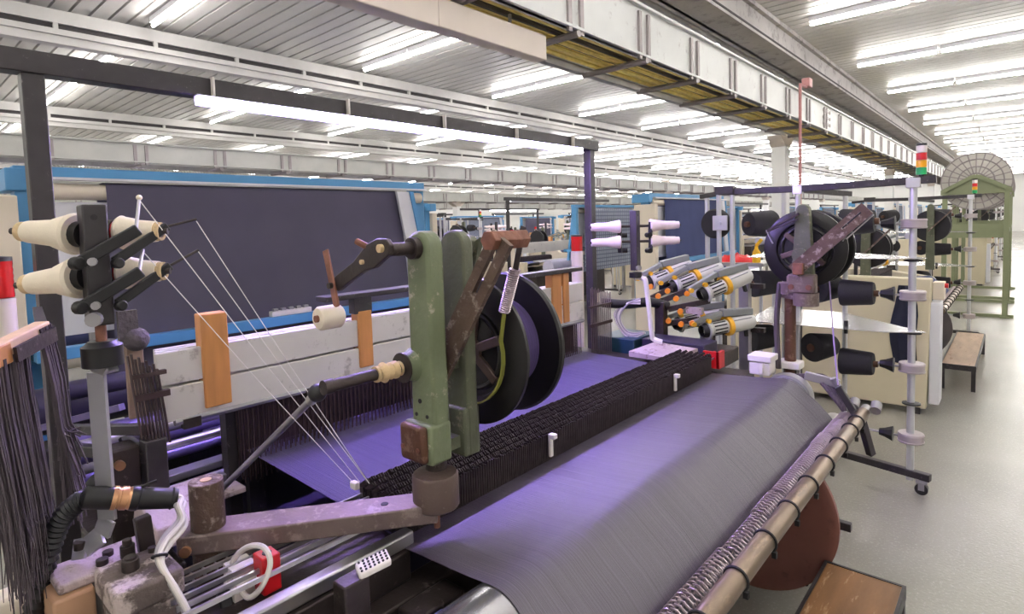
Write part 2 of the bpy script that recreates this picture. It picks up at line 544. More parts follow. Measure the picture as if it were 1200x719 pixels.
# cream trunking
cr = thing('cream_trunking', 'cream box trunking hanging beside the white cable tray, ending above the loom', 'trunking', (-2.42, 1.5, 2.85))
obj('casing', MB().box(-2.47, -2.36, -2.0, 2.15, 2.82, 2.99), 'cream', cr, bev=0.006)
obj('casing', MB().box(-2.465, -2.365, 2.153, 3.10, 2.825, 2.985), 'cream', cr, bev=0.006)
obj('hanger', MB().cyl((-2.42, 0.5, 2.99), (-2.42, 0.5, 3.06), 0.012, n=6), 'galv', cr)
obj('hanger', MB().cyl((-2.42, 2.8, 2.985), (-2.42, 2.8, 3.06), 0.012, n=6), 'galv', cr)
# columns
def column(x, y, s, ztop, label, group):
    t = thing('column', label, 'column', (x, y, 0), group)
    obj('shaft', MB().box(x-s/2, x+s/2, y-s/2, y+s/2, 0, ztop-0.12), 'wall_white', t, bev=0.01)
    obj('capital', MB().prism([(y-s/2, ztop-0.16), (y+s/2, ztop-0.16), (y+s*1.5, ztop), (y-s*1.5, ztop)], 'yz', x-s/2, x+s/2), 'cream', t)
    obj('neck', MB().box(x-s/2, x+s/2, y-s/2, y+s/2, ztop, ztop+0.03 if x > -4 else ztop+0.4), 'cream', t)
    return t
c0 = column(-2.95, 10.05, 0.22, 3.03, 'cream column beside the cone creel, its flared head under the white tray', None)
for y in (20.5, 31.3, 42.1):
    column(-2.95, y, 0.22, 3.03, 'cream column in the distance under the white cable tray', 'columns under the white cable tray')
for y in (19.5, 30.5, 41.5):
    column(-9.65, y, 0.24, 2.76, 'pale forked column under the grey strapped tray', 'columns under the strapped tray')
for y in (5.5, 15.6, 26.0, 37.0):
    column(-16.5, y, 0.24, 2.68, 'pale forked column under the third-row tray', 'columns under the third tray')
# ribbed air hose behind the blue frame
mb = MB()
prof = []
t_ = 0
while t_ < 2.9:
    prof += [(t_, 0.052), (t_+0.02, 0.064)]
    t_ += 0.04
mb.lathe((-9.5, 1.75, 2.655), (0, 1, 0), prof, 10)
mb2 = tag(obj('air_hose', mb, 'hose_grey', None, (-9.5, 1.75, 2.70)), 'ribbed grey air hose slung under the strapped cable tray', 'hose')
# red sprinkler riser
rp = thing('riser_pipe', 'thin pink riser pipe with a small box beside the white cable tray', 'pipe', (-2.25, 8.52, 0))
obj('pipe', MB().cyl((-2.25, 8.52, 0), (-2.25, 8.52, 3.52), 0.02, n=10).cyl((-2.25, 8.52, 3.5), (-2.25, 8.8, 3.52), 0.018, n=8), 'red_pipe', rp)
obj('junction_box', MB().cbox((-2.25, 8.86, 3.58), (0.1, 0.16, 0.12)), 'red_pipe', rp, bev=0.01)

# ================================================================== NEAR LOOM
LY0, LY1 = 0.83, 2.80            # warp width
loom = thing('weaving_loom', 'weaving loom with violet-lit warp sheet, dark droppers and white heald frames', 'loom', (-1.5, 1.8, 0))

# ---- warp sheet: from the droppers over the back roller and down to the beam
def sheet(path, y0, y1, ny, ripple=0.0006):
    mb = MB()
    np_ = len(path)
    vs_ = []; fs = []
    for j in range(ny+1):
        y = y0 + (y1-y0)*j/ny
        h = ripple*(1 if j % 2 else -1)*random.uniform(0.3, 1)
        for i, (x, z) in enumerate(path):
            a = path[max(i-1, 0)]; b = path[min(i+1, np_-1)]
            dx, dz = b[0]-a[0], b[1]-a[1]
            l = math.hypot(dx, dz)
            vs_.append((x - dz/l*h, y, z + dx/l*h))
    for j in range(ny):
        for i in range(np_-1):
            a = j*np_+i
            fs.append((a, a+1, a+np_+1, a+np_))
    return mb.add(vs_, fs)
RX, RZ, RR = -0.806, 0.905, 0.094
path = [(-1.17, 0.975), (-1.02, 0.984), (-0.88, 0.994)]
for k in range(0, 9):
    a = math.radians(96 - k*52/8)
    path.append((RX+(RR+0.003)*math.cos(a), RZ+(RR+0.003)*math.sin(a)))
path += [(-0.662, 0.912), (-0.612, 0.858), (-0.585, 0.82), (-0.575, 0.78), (-0.60, 0.70), (-0.76, 0.52)]
stuff(obj('warp_sheet', sheet(path, LY0, LY1, 620), 'warp_yarn', loom))
stuff(obj('warp_sheet', sheet([(-2.0, 1.0), (-1.7, 0.993), (-1.5, 0.988), (-1.17, 0.976)], LY0+0.02, LY1-0.02, 500), 'weave_yarn', loom))
# ---- back roller
obj('back_roller', MB().lathe((RX, 0.60, RZ), (0, 1, 0), [(0, 0.03), (0.0, 0.08), (0.012, RR), (2.24, RR), (2.27, 0.085), (2.30, 0.05)], 40), 'silver_roller', loom)
obj('roller_collar', MB().lathe((RX, 2.83, RZ), (0, 1, 0), [(0, 0.105), (0.03, 0.112), (0.06, 0.105)], 32), 'steel_dull', loom)
obj('lower_roller', MB().cyl((-0.62, 2.805, 0.80), (-0.62, 2.90, 0.80), 0.05, n=20), 'steel', loom)
# ---- dropper bank: six rows of droppers on their contact bars
NR = 6
for r in range(NR):
    x = -1.165 - r*0.031
    obj('contact_bar', MB().box(x-0.003, x+0.003, 0.36 if r else 0.30, 2.86, 1.032, 1.042), 'steel', loom, flat=True)
    mb = MB()
    n = 240
    for k in range(n):
        y = 0.86 + (2.80-0.86)*k/n + random.uniform(-0.0015, 0.0015)
        h = random.uniform(-0.002, 0.003)
        mb.box(x-0.008, x+0.008, y-0.0022, y+0.0018, 0.965, 1.058+h)
        mb.bar((x-0.008, y-0.002, 1.058+h), (x+0.011, y+0.006, 1.074+h), 0.0036, 0.011)
    stuff(obj('dropper_row', mb, 'dropper_steel', loom, flat=True))
obj('dropper_tray', MB().box(-1.34, -1.145, 0.84, 2.84, 0.955, 0.967), 'iron_dark', loom, flat=True)
mb = MB()
for k in range(200):
    y = 0.87 + (2.79-0.87)*k/200
    mb.box(-1.152, -1.146, y, y+0.0062, 0.962+random.uniform(-.004, .004), 1.066+random.uniform(-.004, .004))
stuff(obj('dropper_row', mb, 'dropper_steel', loom, flat=True))
for y in (1.456, 2.365):
    c = obj('clip', MB().box(-1.142, -1.132, y-0.008, y+0.008, 0.992, 1.062).box(-1.142, -1.118, y-0.008, y+0.012, 1.052, 1.068), 'white_plastic', loom, bev=0.002)
# thick side rails running out to the near end
obj('rail', MB().box(-1.138, -1.104, 0.26, 0.86, 0.975, 1.010), 'steel', loom, bev=0.005)
obj('rail', MB().box(-1.135, -1.095, 0.22, 0.84, 0.90, 0.972), 'iron_dark', loom, bev=0.004)
obj('bed_plate', MB().box(-1.33, -1.14, 0.20, 0.84, 0.955, 0.972), 'iron_dark', loom, flat=True)
mb = MB()
for k in range(22):
    y = 0.28 + k*0.025
    mb.torus((-1.316, y, 1.016), (0.3, 1, 0.2), 0.012, 0.003, 10, 5)
stuff(obj('chain', mb, 'steel_dull', loom))
# ---- dropper perforated cover
pc = obj('perforated_cover', MB().add([V((-1.035, 0.648, 1.04)), V((-1.020, 0.718, 1.047)), V((-0.988, 0.708, 1.037)), V((-1.003, 0.638, 1.030)),
     V((-1.035, 0.648, 1.054)), V((-1.020, 0.718, 1.061)), V((-0.988, 0.708, 1.051)), V((-1.003, 0.638, 1.044))],
     [(0,3,2,1),(4,5,6,7),(0,1,5,4),(1,2,6,5),(2,3,7,6),(3,0,4,7)]), 'white_plastic', loom, bev=0.004)
mb = MB()
A = V((-1.035, 0.648, 1.0545)); ux = V((0.015, 0.070, 0.007)); uy = V((0.032, -0.010, -0.010))
nn = ux.cross(uy).normalized()
if nn.z < 0: nn = -nn
for i in range(7):
    for j in range(4):
        if (i < 1 and j in (1,)): continue
        p = A + ux*((i+0.75)/7.6) + uy*((j+0.75)/4.6)
        mb.cyl(p-nn*0.003, p+nn*0.0012, 0.0026, n=8)
obj('holes', mb, 'black_matte', pc)
obj('cover_foot', MB().box(-1.045, -1.00, 0.60, 0.66, 0.94, 1.035), 'iron_dark', loom, bev=0.004)
# dark curved gear housing and drive parts under the near end of the sheet
obj('gear_housing', MB().lathe((-0.98, 0.50, 0.80), (0, 1, 0), [(0, 0.05), (0.0, 0.145), (0.012, 0.16), (0.05, 0.16), (0.062, 0.15), (0.062, 0.12), (0.03, 0.115), (0.03, 0.02)], 36), 'iron_dark', loom)
obj('drive_block', MB().box(-0.93, -0.84, 0.78, 0.90, 0.66, 0.90).box(-1.02, -0.95, 0.74, 0.88, 0.70, 0.915), 'iron_dark', loom, bev=0.006)
obj('inner_cloth', MB().box(-0.935, -0.885, 0.73, 0.80, 0.74, 0.925), 'cloth_navy', loom, bev=0.012)
mb = MB().box(-1.10, -0.80, 0.44, 0.52, 0.0, 0.72).box(-1.12, -1.04, 0.5, 2.9, 0.62, 0.90)
obj('side_frame', mb, 'iron_dark', loom, bev=0.006)
obj('side_frame', MB().box(-2.6, -0.72, 2.86, 2.98, 0.0, 0.82).box(-2.4, -1.0, 2.86, 2.98, 0.8, 0.97), 'iron_dark', loom, bev=0.008)
obj('side_frame', MB().box(-2.6, -1.62, 0.385, 0.52, 0.0, 0.90), 'iron_dark', loom, bev=0.008)
obj('bed', MB().box(-2.5, -1.2, 0.55, 2.86, 0.45, 0.72), 'dark_purple', loom, flat=True)

# ---- tension pipe, clamps, springs
pipe = obj('tension_pipe', MB().cyl((-0.5, 0.25, 0.88), (-0.5, 2.86, 0.88), 0.027, n=20), 'pipe_steel', loom)
for y in (0.72, 0.93, 1.145, 1.352, 1.565, 1.775, 1.988, 2.20, 2.405, 2.60, 2.72):
    obj('clamp', MB().torus((-0.5, y, 0.88), (0, 1, 0), 0.0285, 0.0042, 20, 6).box(-0.482, -0.47, y-0.006, y+0.006, 0.842, 0.858), 'black_matte', pipe)
obj('pipe_cap', MB().cyl((-0.5, 2.86, 0.88), (-0.5, 2.93, 0.885), 0.02, n=14).cyl((-0.535, 2.85, 0.905), (-0.535, 2.89, 0.925), 0.02, n=12).cyl((-0.455, 2.86, 0.90), (-0.455, 2.90, 0.92), 0.022, n=12), 'steel_dull', pipe)
obj('end_bracket', MB().bar((-0.585, 2.80, 1.0), (-0.52, 2.80, 0.89), 0.022, 0.028).bar((-0.50, 2.82, 0.865), (-0.47, 2.87, 0.70), 0.03, 0.03), 'black_paint', pipe, bev=0.004)
mb = MB()
y = 0.3
segs = []
k = 0
while y < 2.80:
    cx = -0.552; cz = 0.868
    pts = []
    turns = random.randint(8, 14)
    y_end = min(2.81, y + turns*0.018)
    ns = turns*9
    jit = random.uniform(-0.006, 0.006)
    for i in range(ns+1):
        a = 2*math.pi*i/9
        pts.append((cx + jit + 0.022*math.cos(a), y + (y_end-y)*i/ns, cz + 0.022*math.sin(a)))
    mb = MB().tube(pts, 0.0027, 5)
    obj('coil_spring', mb, 'spring_steel', loom)
    mb = MB(); pts = []
    for i in range(ns+1):
        a = -2*math.pi*i/9
        pts.append((cx - 0.020 + jit + 0.013*math.cos(a), y + 0.006 + (y_end-y)*i/ns, cz + 0.004 + 0.013*math.sin(a)))
    obj('coil_spring', MB().tube(pts, 0.0024, 5), 'spring_steel', loom)
    y = y_end + random.uniform(0.004, 0.014)
# ---- loose chain loops and wires at the far roller end
mb = MB()
for k in range(4):
    mb.tube(arc([(-0.78+k*0.012, 2.88, 1.0), (-0.70+k*0.012, 2.90+0.01*k, 1.0), (-0.62+k*0.012, 2.86, 0.94-0.01*k), (-0.57, 2.85, 0.88)]), 0.011, 6)
obj('rope', mb, 'hank_yarn', loom)
obj('link_arm', MB().bar((-0.74, 2.88, 1.01), (-0.60, 2.9, 0.985), 0.02, 0.04).cyl((-0.62, 2.86, 1.02), (-0.57, 2.88, 0.93), 0.015, n=10), 'steel_dull', loom, bev=0.004)

# ---- heald frames (white) with wooden guides
for i, x in enumerate((-1.90, -1.935, -1.97)):
    f = obj('heald_frame', MB().box(x-0.010, x+0.010, 0.56+0.01*i, 2.76, 1.305, 1.405), 'white_beam', loom, bev=0.003)
    obj('heald_frame', MB().box(x-0.008, x+0.012, 0.57+0.01*i, 2.76, 1.195, 1.298), 'white_beam', loom, bev=0.003)
obj('frame_rail', MB().cyl((-1.895, 0.6, 1.19), (-1.895, 2.76, 1.185), 0.012, n=8), 'steel_dull', loom)
for y in (0.62, 1.02, 1.62, 2.2):
    obj('frame_rail', MB().box(-1.905, -1.88, y, y+0.05, 1.165, 1.195), 'iron_dark', loom)
def wood(y0, y1, z0, z1, x=-1.89):
    obj('wooden_guide', MB().box(x-0.04, x+0.012, y0, y1, z0, z1), 'wood_orange', loom, bev=0.004)
wood(0.685, 0.765, 1.212, 1.505); wood(1.245, 1.305, 1.222, 1.44); wood(2.46, 2.54, 1.2, 1.49); wood(2.56, 2.61, 1.2, 1.48)
obj('guide_bar', MB().box(-1.93, -1.86, 1.10, 1.60, 1.492, 1.512).box(-1.92, -1.88, 1.23, 1.31, 1.43, 1.495), 'black_paint', loom, bev=0.003)
obj('guide_bar', MB().box(-1.93, -1.86, 2.15, 2.72, 1.478, 1.50), 'black_paint', loom, bev=0.003)
mb = MB()
for k in range(330):
    y = 0.80 + (2.76-0.80)*k/330
    xo = -1.90 - 0.035*(k % 3)
    mb.box(xo-0.0015, xo+0.0015, y-0.0018, y+0.0018, 0.93, 1.19)
stuff(obj('heald_wires', mb, 'heald_wire', loom, flat=True))
obj('reed', MB().box(-2.08, -2.06, 0.8, 2.76, 0.93, 1.18), 'dropper_steel', loom, flat=True)
# fans of flat heald strips at both ends
for (ya, yb, n, z0, z1, lean) in ((0.500, 0.57, 9, 1.18, 1.42, 0.02), (2.78, 2.99, 14, 0.96, 1.37, 0.0)):
    s0 = None
    for k in range(n):
        y = ya + (yb-ya)*k/(n-1)
        zt = z1 - 0.05*k/(n-1) + 0.01*(k % 2)
        obj('heald_strip', MB().bar((-1.85, y, z0-0.03*k/(n-1)), (-1.85, y-lean, zt), 0.012 if lean else 0.003, 0.004 if lean else 0.006, (0, 1, 0)), 'heald_wire' if lean else 'strip_pale', loom, flat=True)
    obj('strip_clamp', MB().box(-1.858, -1.842, ya-0.01, yb+0.008, z0+(z1-z0)*0.45, z0+(z1-z0)*0.45+0.018), 'heald_wire', loom)
    obj('strip_clamp', MB().box(-1.858, -1.842, ya-0.016, yb+0.002, z0+(z1-z0)*0.72, z0+(z1-z0)*0.72+0.012), 'heald_wire', loom)
obj('paddle', MB().box(-2.02, -2.0, 0.515, 0.562, 1.20, 1.44), 'grey_paddle', loom, bev=0.004)
obj('lint_ball', MB().ball((-2.0, 0.545, 1.44), 0.036, 14, 8).box(-2.01, -1.99, 0.50, 0.55, 1.44, 1.53), 'fuzz_grey', loom)
# ---- bright rails and cloth behind the healds
for (x, z, r, mt) in ((-2.18, 1.03, 0.016, 'steel'), (-2.24, 0.98, 0.02, 'violet_rail'), (-2.32, 1.06, 0.024, 'steel'), (-2.42, 1.0, 0.03, 'violet_rail')):
    obj('cross_rail', MB().cyl((x, 0.40, z), (x, 2.9, z), r, n=12), mt, loom)
obj('slide_plate', MB().box(-2.16, -2.10, 0.48, 2.8, 0.93, 0.955).box(-2.06, -2.0, 0.48, 0.84, 0.91, 0.94), 'steel_dull', loom, bev=0.003)
obj('slide_plate', MB().box(-1.98, -1.90, 0.52, 0.80, 0.90, 0.918), 'dusty_plate', loom, bev=0.003)
obj('woven_cloth', MB().add([(-2.06, 0.85, 1.0), (-2.06, 2.76, 1.0), (-2.5, 2.76, 0.98), (-2.5, 0.85, 0.98), (-2.62, 0.85, 0.6), (-2.62, 2.76, 0.6)], [(0,1,2,3), (3,2,5,4)]), 'weave_yarn', loom)
obj('cloth_roller', MB().cyl((-2.62, 0.42, 1.19), (-2.62, 2.85, 1.19), 0.035, n=20), 'dark_purple', loom)
obj('cloth_roller', MB().cyl((-2.55, 0.42, 1.02), (-2.55, 2.85, 1.02), 0.04, n=20), 'violet_rail', loom)
obj('cloth_roller', MB().cyl((-2.85, 0.42, 1.08), (-2.85, 2.85, 1.08), 0.09, n=24), 'dark_purple', loom)
obj('cross_beam', MB().box(-2.8, -2.66, 0.40, 2.9, 0.6, 0.98), 'black_matte', loom, bev=0.01)
obj('upright', MB().bar((-2.0, 0.80, 0.74), (-2.0, 0.80, 1.18), 0.04, 0.04).bar((-2.1, 0.92, 0.7), (-2.1, 0.92, 1.15), 0.06, 0.03), 'black_paint', loom)

# ---- near-end ironwork
obj('upright_block', MB().box(-1.95, -1.87, 0.42, 0.50, 0.80, 1.16), 'iron_dark', loom, bev=0.006)
ub = obj('bolt', MB().cyl((-1.868, 0.445, 1.12), (-1.85, 0.445, 1.12), 0.013, n=12), 'copper', loom)
obj('upright_block', MB().box(-1.90, -1.84, 0.505, 0.56, 0.75, 1.17), 'black_paint', loom, bev=0.004)
obj('cross_arm', MB().bar((-2.3, 0.40, 1.14), (-1.86, 0.52, 1.20), 0.03, 0.03).bar((-2.3, 0.40, 1.08), (-1.86, 0.52, 1.12), 0.03, 0.035), 'black_paint', loom, bev=0.004)
obj('cross_arm', MB().bar((-2.45, 0.36, 1.12), (-2.1, 0.52, 1.22), 0.02, 0.02), 'violet_rail', loom)
obj('iron_block', MB().box(-1.360, -1.220, 0.268, 0.387, 1.049, 1.100), 'dust_iron', loom, bev=0.008)
obj('iron_block', MB().box(-1.347, -1.292, 0.276, 0.323, 0.790, 1.049).box(-1.275, -1.228, 0.306, 0.383, 0.790, 1.049), 'dust_iron', loom, bev=0.006)
obj('iron_block', MB().box(-1.377, -1.216, 0.289, 0.425, 0.603, 0.900), 'iron_dark', loom, bev=0.006)
obj('mount_plate', MB().box(-1.462, -1.360, 0.212, 0.374, 1.070, 1.091), 'dusty_plate', loom, bev=0.006)
obj('mount_block', MB().box(-1.462, -1.347, 0.200, 0.268, 0.730, 1.070), 'tan_block', loom, bev=0.006)
obj('mount_block', MB().box(-1.530, -1.466, 0.128, 0.255, 0.688, 1.053), 'cream_panel', loom, bev=0.01)
for (x, y, z, r, h) in ((-1.595, 0.385, 0.985, 0.016, 0.028), (-1.595, 0.385, 1.013, 0.010, 0.014), (-1.525, 0.372, 0.985, 0.018, 0.026), (-1.525, 0.372, 1.011, 0.013, 0.006), (-1.625, 0.34, 0.975, 0.013, 0.014), (-1.66, 0.36, 0.975, 0.012, 0.012), (-1.57, 0.43, 0.985, 0.010, 0.012)):
    x *= 0.85; y *= 0.85; z = 1.75-(1.75-z)*0.85; r *= 0.85; h *= 0.85
    obj('bolt', MB().cyl((x, y, z), (x, y, z+h), r, n=6 if r == 0.013 else 16), 'iron_dark', loom, bev=0.001)
obj('dusty_wedge', MB().prism([(-1.84, 0.95), (-1.62, 0.95), (-1.64, 1.0), (-1.80, 1.04)], 'xz', 0.46, 0.60), 'dusty_plate', loom, bev=0.005)
# lever with ball knob
lv = obj('hand_lever', MB().cyl((-1.78, 0.68, 0.99), (-1.262, 0.70, 1.352), 0.009, n=10), 'steel_dull', loom)
obj('knob', MB().ball((-1.241, 0.70, 1.368), 0.022, 18, 10), 'black_plastic', lv)
obj('knob_collar', MB().cyl((-1.275, 0.70, 1.343), (-1.255, 0.70, 1.357), 0.013, n=12), 'steel', lv)
# red sensor with white cable loop
rs = obj('red_sensor', MB().box(-1.225, -1.180, 0.520, 0.560, 0.985, 1.065), 'red_plastic', loom, bev=0.003)
obj('sensor_screw', MB().cyl((-1.20, 0.54, 1.065), (-1.20, 0.54, 1.067), 0.010, n=12), 'iron_dark', rs)
obj('sensor_plug', MB().cyl((-1.21, 0.52, 1.02), (-1.225, 0.485, 1.01), 0.009, n=10).box(-1.28, -1.23, 0.48, 0.53, 0.97, 1.04), 'white_plastic', rs)
obj('sensor_cable', MB().tube(arc([(-1.225, 0.487, 1.01), (-1.19, 0.492, 0.995), (-1.165, 0.51, 1.02), (-1.165, 0.53, 1.06), (-1.19, 0.53, 1.085), (-1.23, 0.515, 1.08), (-1.262, 0.498, 1.05), (-1.27, 0.485, 1.01), (-1.262, 0.47, 0.98)]), 0.006, 8), 'white_cable', rs)
obj('sensor_arm', MB().bar((-1.262, 0.47, 0.99), (-1.20, 0.46, 0.90), 0.025, 0.03), 'black_plastic', rs, bev=0.004)
# far red guard and white trays
obj('red_guard', MB().box(-1.22, -1.14, 2.86, 2.875, 0.985, 1.07).box(-1.15, -1.135, 2.86, 2.93, 0.985, 1.07).box(-1.19, -1.18, 2.85, 2.93, 0.99, 1.06), 'red_plastic', loom)
obj('end_tray', MB().add([(-1.62, 2.80, 1.03), (-1.40, 2.80, 1.02), (-1.30, 2.98, 1.05), (-1.55, 2.98, 1.06), (-1.62, 2.80, 1.0), (-1.40, 2.80, 1.0), (-1.30, 2.98, 1.0), (-1.55, 2.98, 1.0)],
    [(0,3,2,1),(4,5,6,7),(0,1,5,4),(1,2,6,5),(2,3,7,6),(3,0,4,7)]), 'dusty_plate', loom)
obj('end_block', MB().box(-1.66, -1.28, 3.02, 3.20, 0.98, 1.06), 'dark_purple', loom, bev=0.006)
obj('end_block', MB().box(-1.95, -1.70, 3.0, 3.3, 0.6, 1.05), 'teal_dark', loom, bev=0.006)
obj('junction_block', MB().box(-0.98, -0.885, 2.84, 2.93, 0.99, 1.05).box(-0.985, -0.875, 2.83, 2.94, 1.055, 1.085).box(-0.93, -0.91, 2.82, 2.85, 1.0, 1.05), 'white_plastic', loom, bev=0.004)

# ================================================================== WARP BEAM
wb = thing('warp_beam', 'warp beam with oxide red flange under the near loom', 'beam', (-0.93, 1.8, 0.0))
obj('flange', MB().lathe((-0.93, 2.665, 0.41), (0, 1, 0), [(0, 0.03), (0, 0.33), (-0.006, 0.365), (0.0, 0.38), (0.02, 0.38), (0.026, 0.36), (0.02, 0.33), (0.02, 0.03)], 64), 'oxide_disc', wb)
obj('flange', MB().lathe((-0.93, 0.74, 0.41), (0, 1, 0), [(0, 0.03), (0, 0.33), (-0.006, 0.365), (0.0, 0.38), (0.02, 0.38), (0.026, 0.36), (0.02, 0.33), (0.02, 0.03)], 64), 'oxide_disc', wb)
stuff(obj('yarn', MB().cyl((-0.93, 0.77, 0.41), (-0.93, 2.655, 0.41), 0.15, n=32), 'warp_yarn', wb))
obj('axle', MB().cyl((-0.93, 0.60, 0.41), (-0.93, 2.85, 0.41), 0.03, n=14), 'steel_dull', wb)
obj('lock_bar', MB().bar((-0.60, 2.72, 0.42), (-0.515, 2.72, 0.42), 0.03, 0.035), 'black_paint', wb, bev=0.003)
obj('beam_stand', MB().box(-0.97, -0.89, 2.75, 2.79, 0, 0.45).box(-0.97, -0.89, 0.62, 0.66, 0, 0.45), 'iron_dark', wb)

# ================================================================== NEAR SPOOL BRACKET
sb = thing('spool_bracket', 'chipped green cast spool bracket with slotted brown arm over the near warp edge', 'bracket', (-1.374, 0.49, 0.0))
obj('post', MB().cyl((-1.374, 0.49, 0.55), (-1.374, 0.49, 1.196), 0.036, n=28), 'brown_iron', sb, bev=0.002)
obj('post_bore', MB().cyl((-1.374, 0.49, 1.194), (-1.374, 0.49, 1.1975), 0.012, n=14), 'tan_wrap', sb)
obj('post_foot', MB().box(-1.43, -1.32, 0.44, 0.54, 0.0, 0.56), 'iron_dark', sb, bev=0.006)
d = V((-1.063, 0.90, 0)) - V((-1.374, 0.49, 0)); dn_ = d.normalized()
p0 = V((-1.374, 0.49, 1.067)) - dn_*0.055; p1 = V((-1.063, 0.90, 1.067)) + dn_*0.0
am = obj('arm', MB().bar(p0, p1, 0.085, 0.044), 'iron_arm', sb, bev=0.004)
pm = V((-1.374, 0.49, 0)).lerp(V((-1.063, 0.90, 0)), 0.76)
obj('arm_hole', MB().cyl((pm.x, pm.y, 1.0885), (pm.x, pm.y, 1.0902), 0.009, n=14), 'black_matte', am)
obj('arm_bolt', MB().cyl((-1.366, 0.440, 1.058), (-1.356, 0.431, 1.058), 0.012, n=12), 'copper', am)
obj('collar', MB().lathe((-1.063, 0.90, 1.070), (0, 0, 1), [(0, 0.03), (0, 0.053), (0.004, 0.0565), (0.078, 0.0565), (0.084, 0.052), (0.086, 0.02)], 36), 'iron_collar', sb)
obj('stud', MB().cyl((-1.063, 0.90, 1.015), (-1.063, 0.90, 1.07), 0.008, n=10), 'rust', sb)
obj('stem', MB().cyl((-1.075, 0.915, 1.15), (-1.075, 0.915, 1.20), 0.026, n=16), 'iron_dark', sb)
# castings
def rounded_top(xc, w0, w1, z0, zt, n=10):
    pts = [(xc-w0/2, z0), (xc+w0/2, z0)]
    R_ = w1/2
    for i in range(n+1):
        a = math.pi*i/n
        pts.append((xc + R_*math.cos(a), zt-R_ + R_*math.sin(a)))
    return pts
obj('casting', MB().prism(rounded_top(-1.092, 0.088, 0.082, 1.18, 1.742), 'xz', 0.893, 0.945), 'green_cast', sb, bev=0.009)
obj('casting', MB().prism(rounded_top(-1.082, 0.082, 0.086, 1.165, 1.742), 'xz', 0.998, 1.034), 'green_dark', sb, bev=0.006)
obj('casting_foot', MB().box(-1.118, -1.042, 0.985, 1.04, 1.165, 1.29), 'green_dark', sb, bev=0.006)
obj('casting_foot', MB().box(-1.148, -1.046, 0.878, 0.945, 1.175, 1.275), 'green_cast', sb, bev=0.008)
bk = obj('cover_box', MB().box(-1.150, -1.058, 0.862, 0.884, 1.180, 1.272), 'brown_block', sb, bev=0.010)
for x, z in ((-1.135, 1.215), (-1.078, 1.215)):
    obj('screw', MB().cyl((x, 0.8625, z), (x, 0.859, z), 0.006, n=10), 'rust', bk)
obj('casting_boss', MB().lathe((-1.128, 0.865, 1.41), (0, 1, 0), [(0, 0.025), (0, 0.033), (0.02, 0.036), (0.04, 0.045)], 24), 'green_cast', sb)
obj('casting_tie', MB().box(-1.10, -1.06, 0.94, 1.0, 1.19, 1.22).box(-1.11, -1.07, 0.94, 1.0, 1.39, 1.43), 'green_dark', sb)
obj('mount_hole', MB().cyl((-1.10, 0.891, 1.325), (-1.10, 0.8935, 1.325), 0.006, n=10).cyl((-1.115, 0.891, 1.29), (-1.115, 0.8935, 1.29), 0.005, n=8).cyl((-1.075, 0.891, 1.29), (-1.075, 0.8935, 1.29), 0.005, n=8), 'black_matte', sb)
obj('washer', MB().cyl((-1.128, 0.862, 1.41), (-1.128, 0.866, 1.41), 0.037, n=24), 'iron_dark', sb)
obj('axle', MB().cyl((-1.128, 0.655, 1.41), (-1.128, 1.30, 1.41), 0.014, n=18), 'iron_dark', sb)
obj('axle_end', MB().cyl((-1.128, 0.65, 1.41), (-1.128, 0.672, 1.41), 0.0165, n=18), 'iron_dark', sb)
wr = []
for i in range(13):
    wr.append((i*0.006, 0.019+0.004*math.sin(i*2.1)+0.003*math.sin(i*5)))
obj('tape_wrap', MB().lathe((-1.128, 0.785, 1.41), (0, 1, 0), wr, 20), 'tan_wrap', sb)
# top boss, black arm, rusty strip, roller
obj('top_boss', MB().cyl((-1.092, 0.815, 1.701), (-1.092, 0.90, 1.701), 0.016, n=18).cyl((-1.092, 0.875, 1.701), (-1.092, 0.893, 1.701), 0.026, n=20), 'iron_dark', sb)
obj('top_boss', MB().cyl((-1.082, 1.03, 1.701), (-1.082, 1.07, 1.701), 0.030, 0.026, n=18).prism([(-1.10, 1.69), (-1.04, 1.72), (-1.07, 1.62), (-1.10, 1.60)], 'xz', 1.06, 1.075), 'green_dark', sb)
arm_poly = [(-1.075, 1.712), (-1.09, 1.726), (-1.125, 1.728), (-1.165, 1.715), (-1.225, 1.672), (-1.312, 1.632), (-1.318, 1.606), (-1.30, 1.594), (-1.245, 1.622), (-1.175, 1.652), (-1.14, 1.658), (-1.11, 1.675), (-1.08, 1.69)]
ta = obj('tension_arm', MB().prism(arm_poly, 'xz', 0.803, 0.818), 'brown_iron', sb, bev=0.003)
remat(ta, 'iron_dark')
obj('arm_bolt', MB().cyl((-1.105, 0.803, 1.705), (-1.105, 0.794, 1.705), 0.010, n=14).cyl((-1.182, 0.803, 1.672), (-1.182, 0.796, 1.672), 0.006, n=10), 'tan_wrap', ta)
obj('arm_peg', MB().cyl((-1.165, 0.812, 1.705), (-1.200, 0.80, 1.722), 0.008, n=10), 'rust', ta)
st = obj('roller_strip', MB().bar((-1.338, 0.798, 1.700), (-1.298, 0.798, 1.556), 0.006, 0.024, (1, 0, 0.3)), 'rust', sb, bev=0.002)
obj('strip_bolt', MB().cyl((-1.312, 0.785, 1.610), (-1.312, 0.81, 1.610), 0.008, n=10), 'iron_dark', st)
rl = obj('guide_roller', MB().lathe((-1.318, 0.755, 1.530), (0, 1, 0), [(0, 0.008), (0, 0.026), (0.006, 0.0305), (0.058, 0.0305), (0.064, 0.026), (0.064, 0.008)], 28), 'bobbin_cream', sb)
obj('roller_pin', MB().cyl((-1.318, 0.748, 1.530), (-1.318, 0.83, 1.530), 0.009, n=12), 'rust', rl)
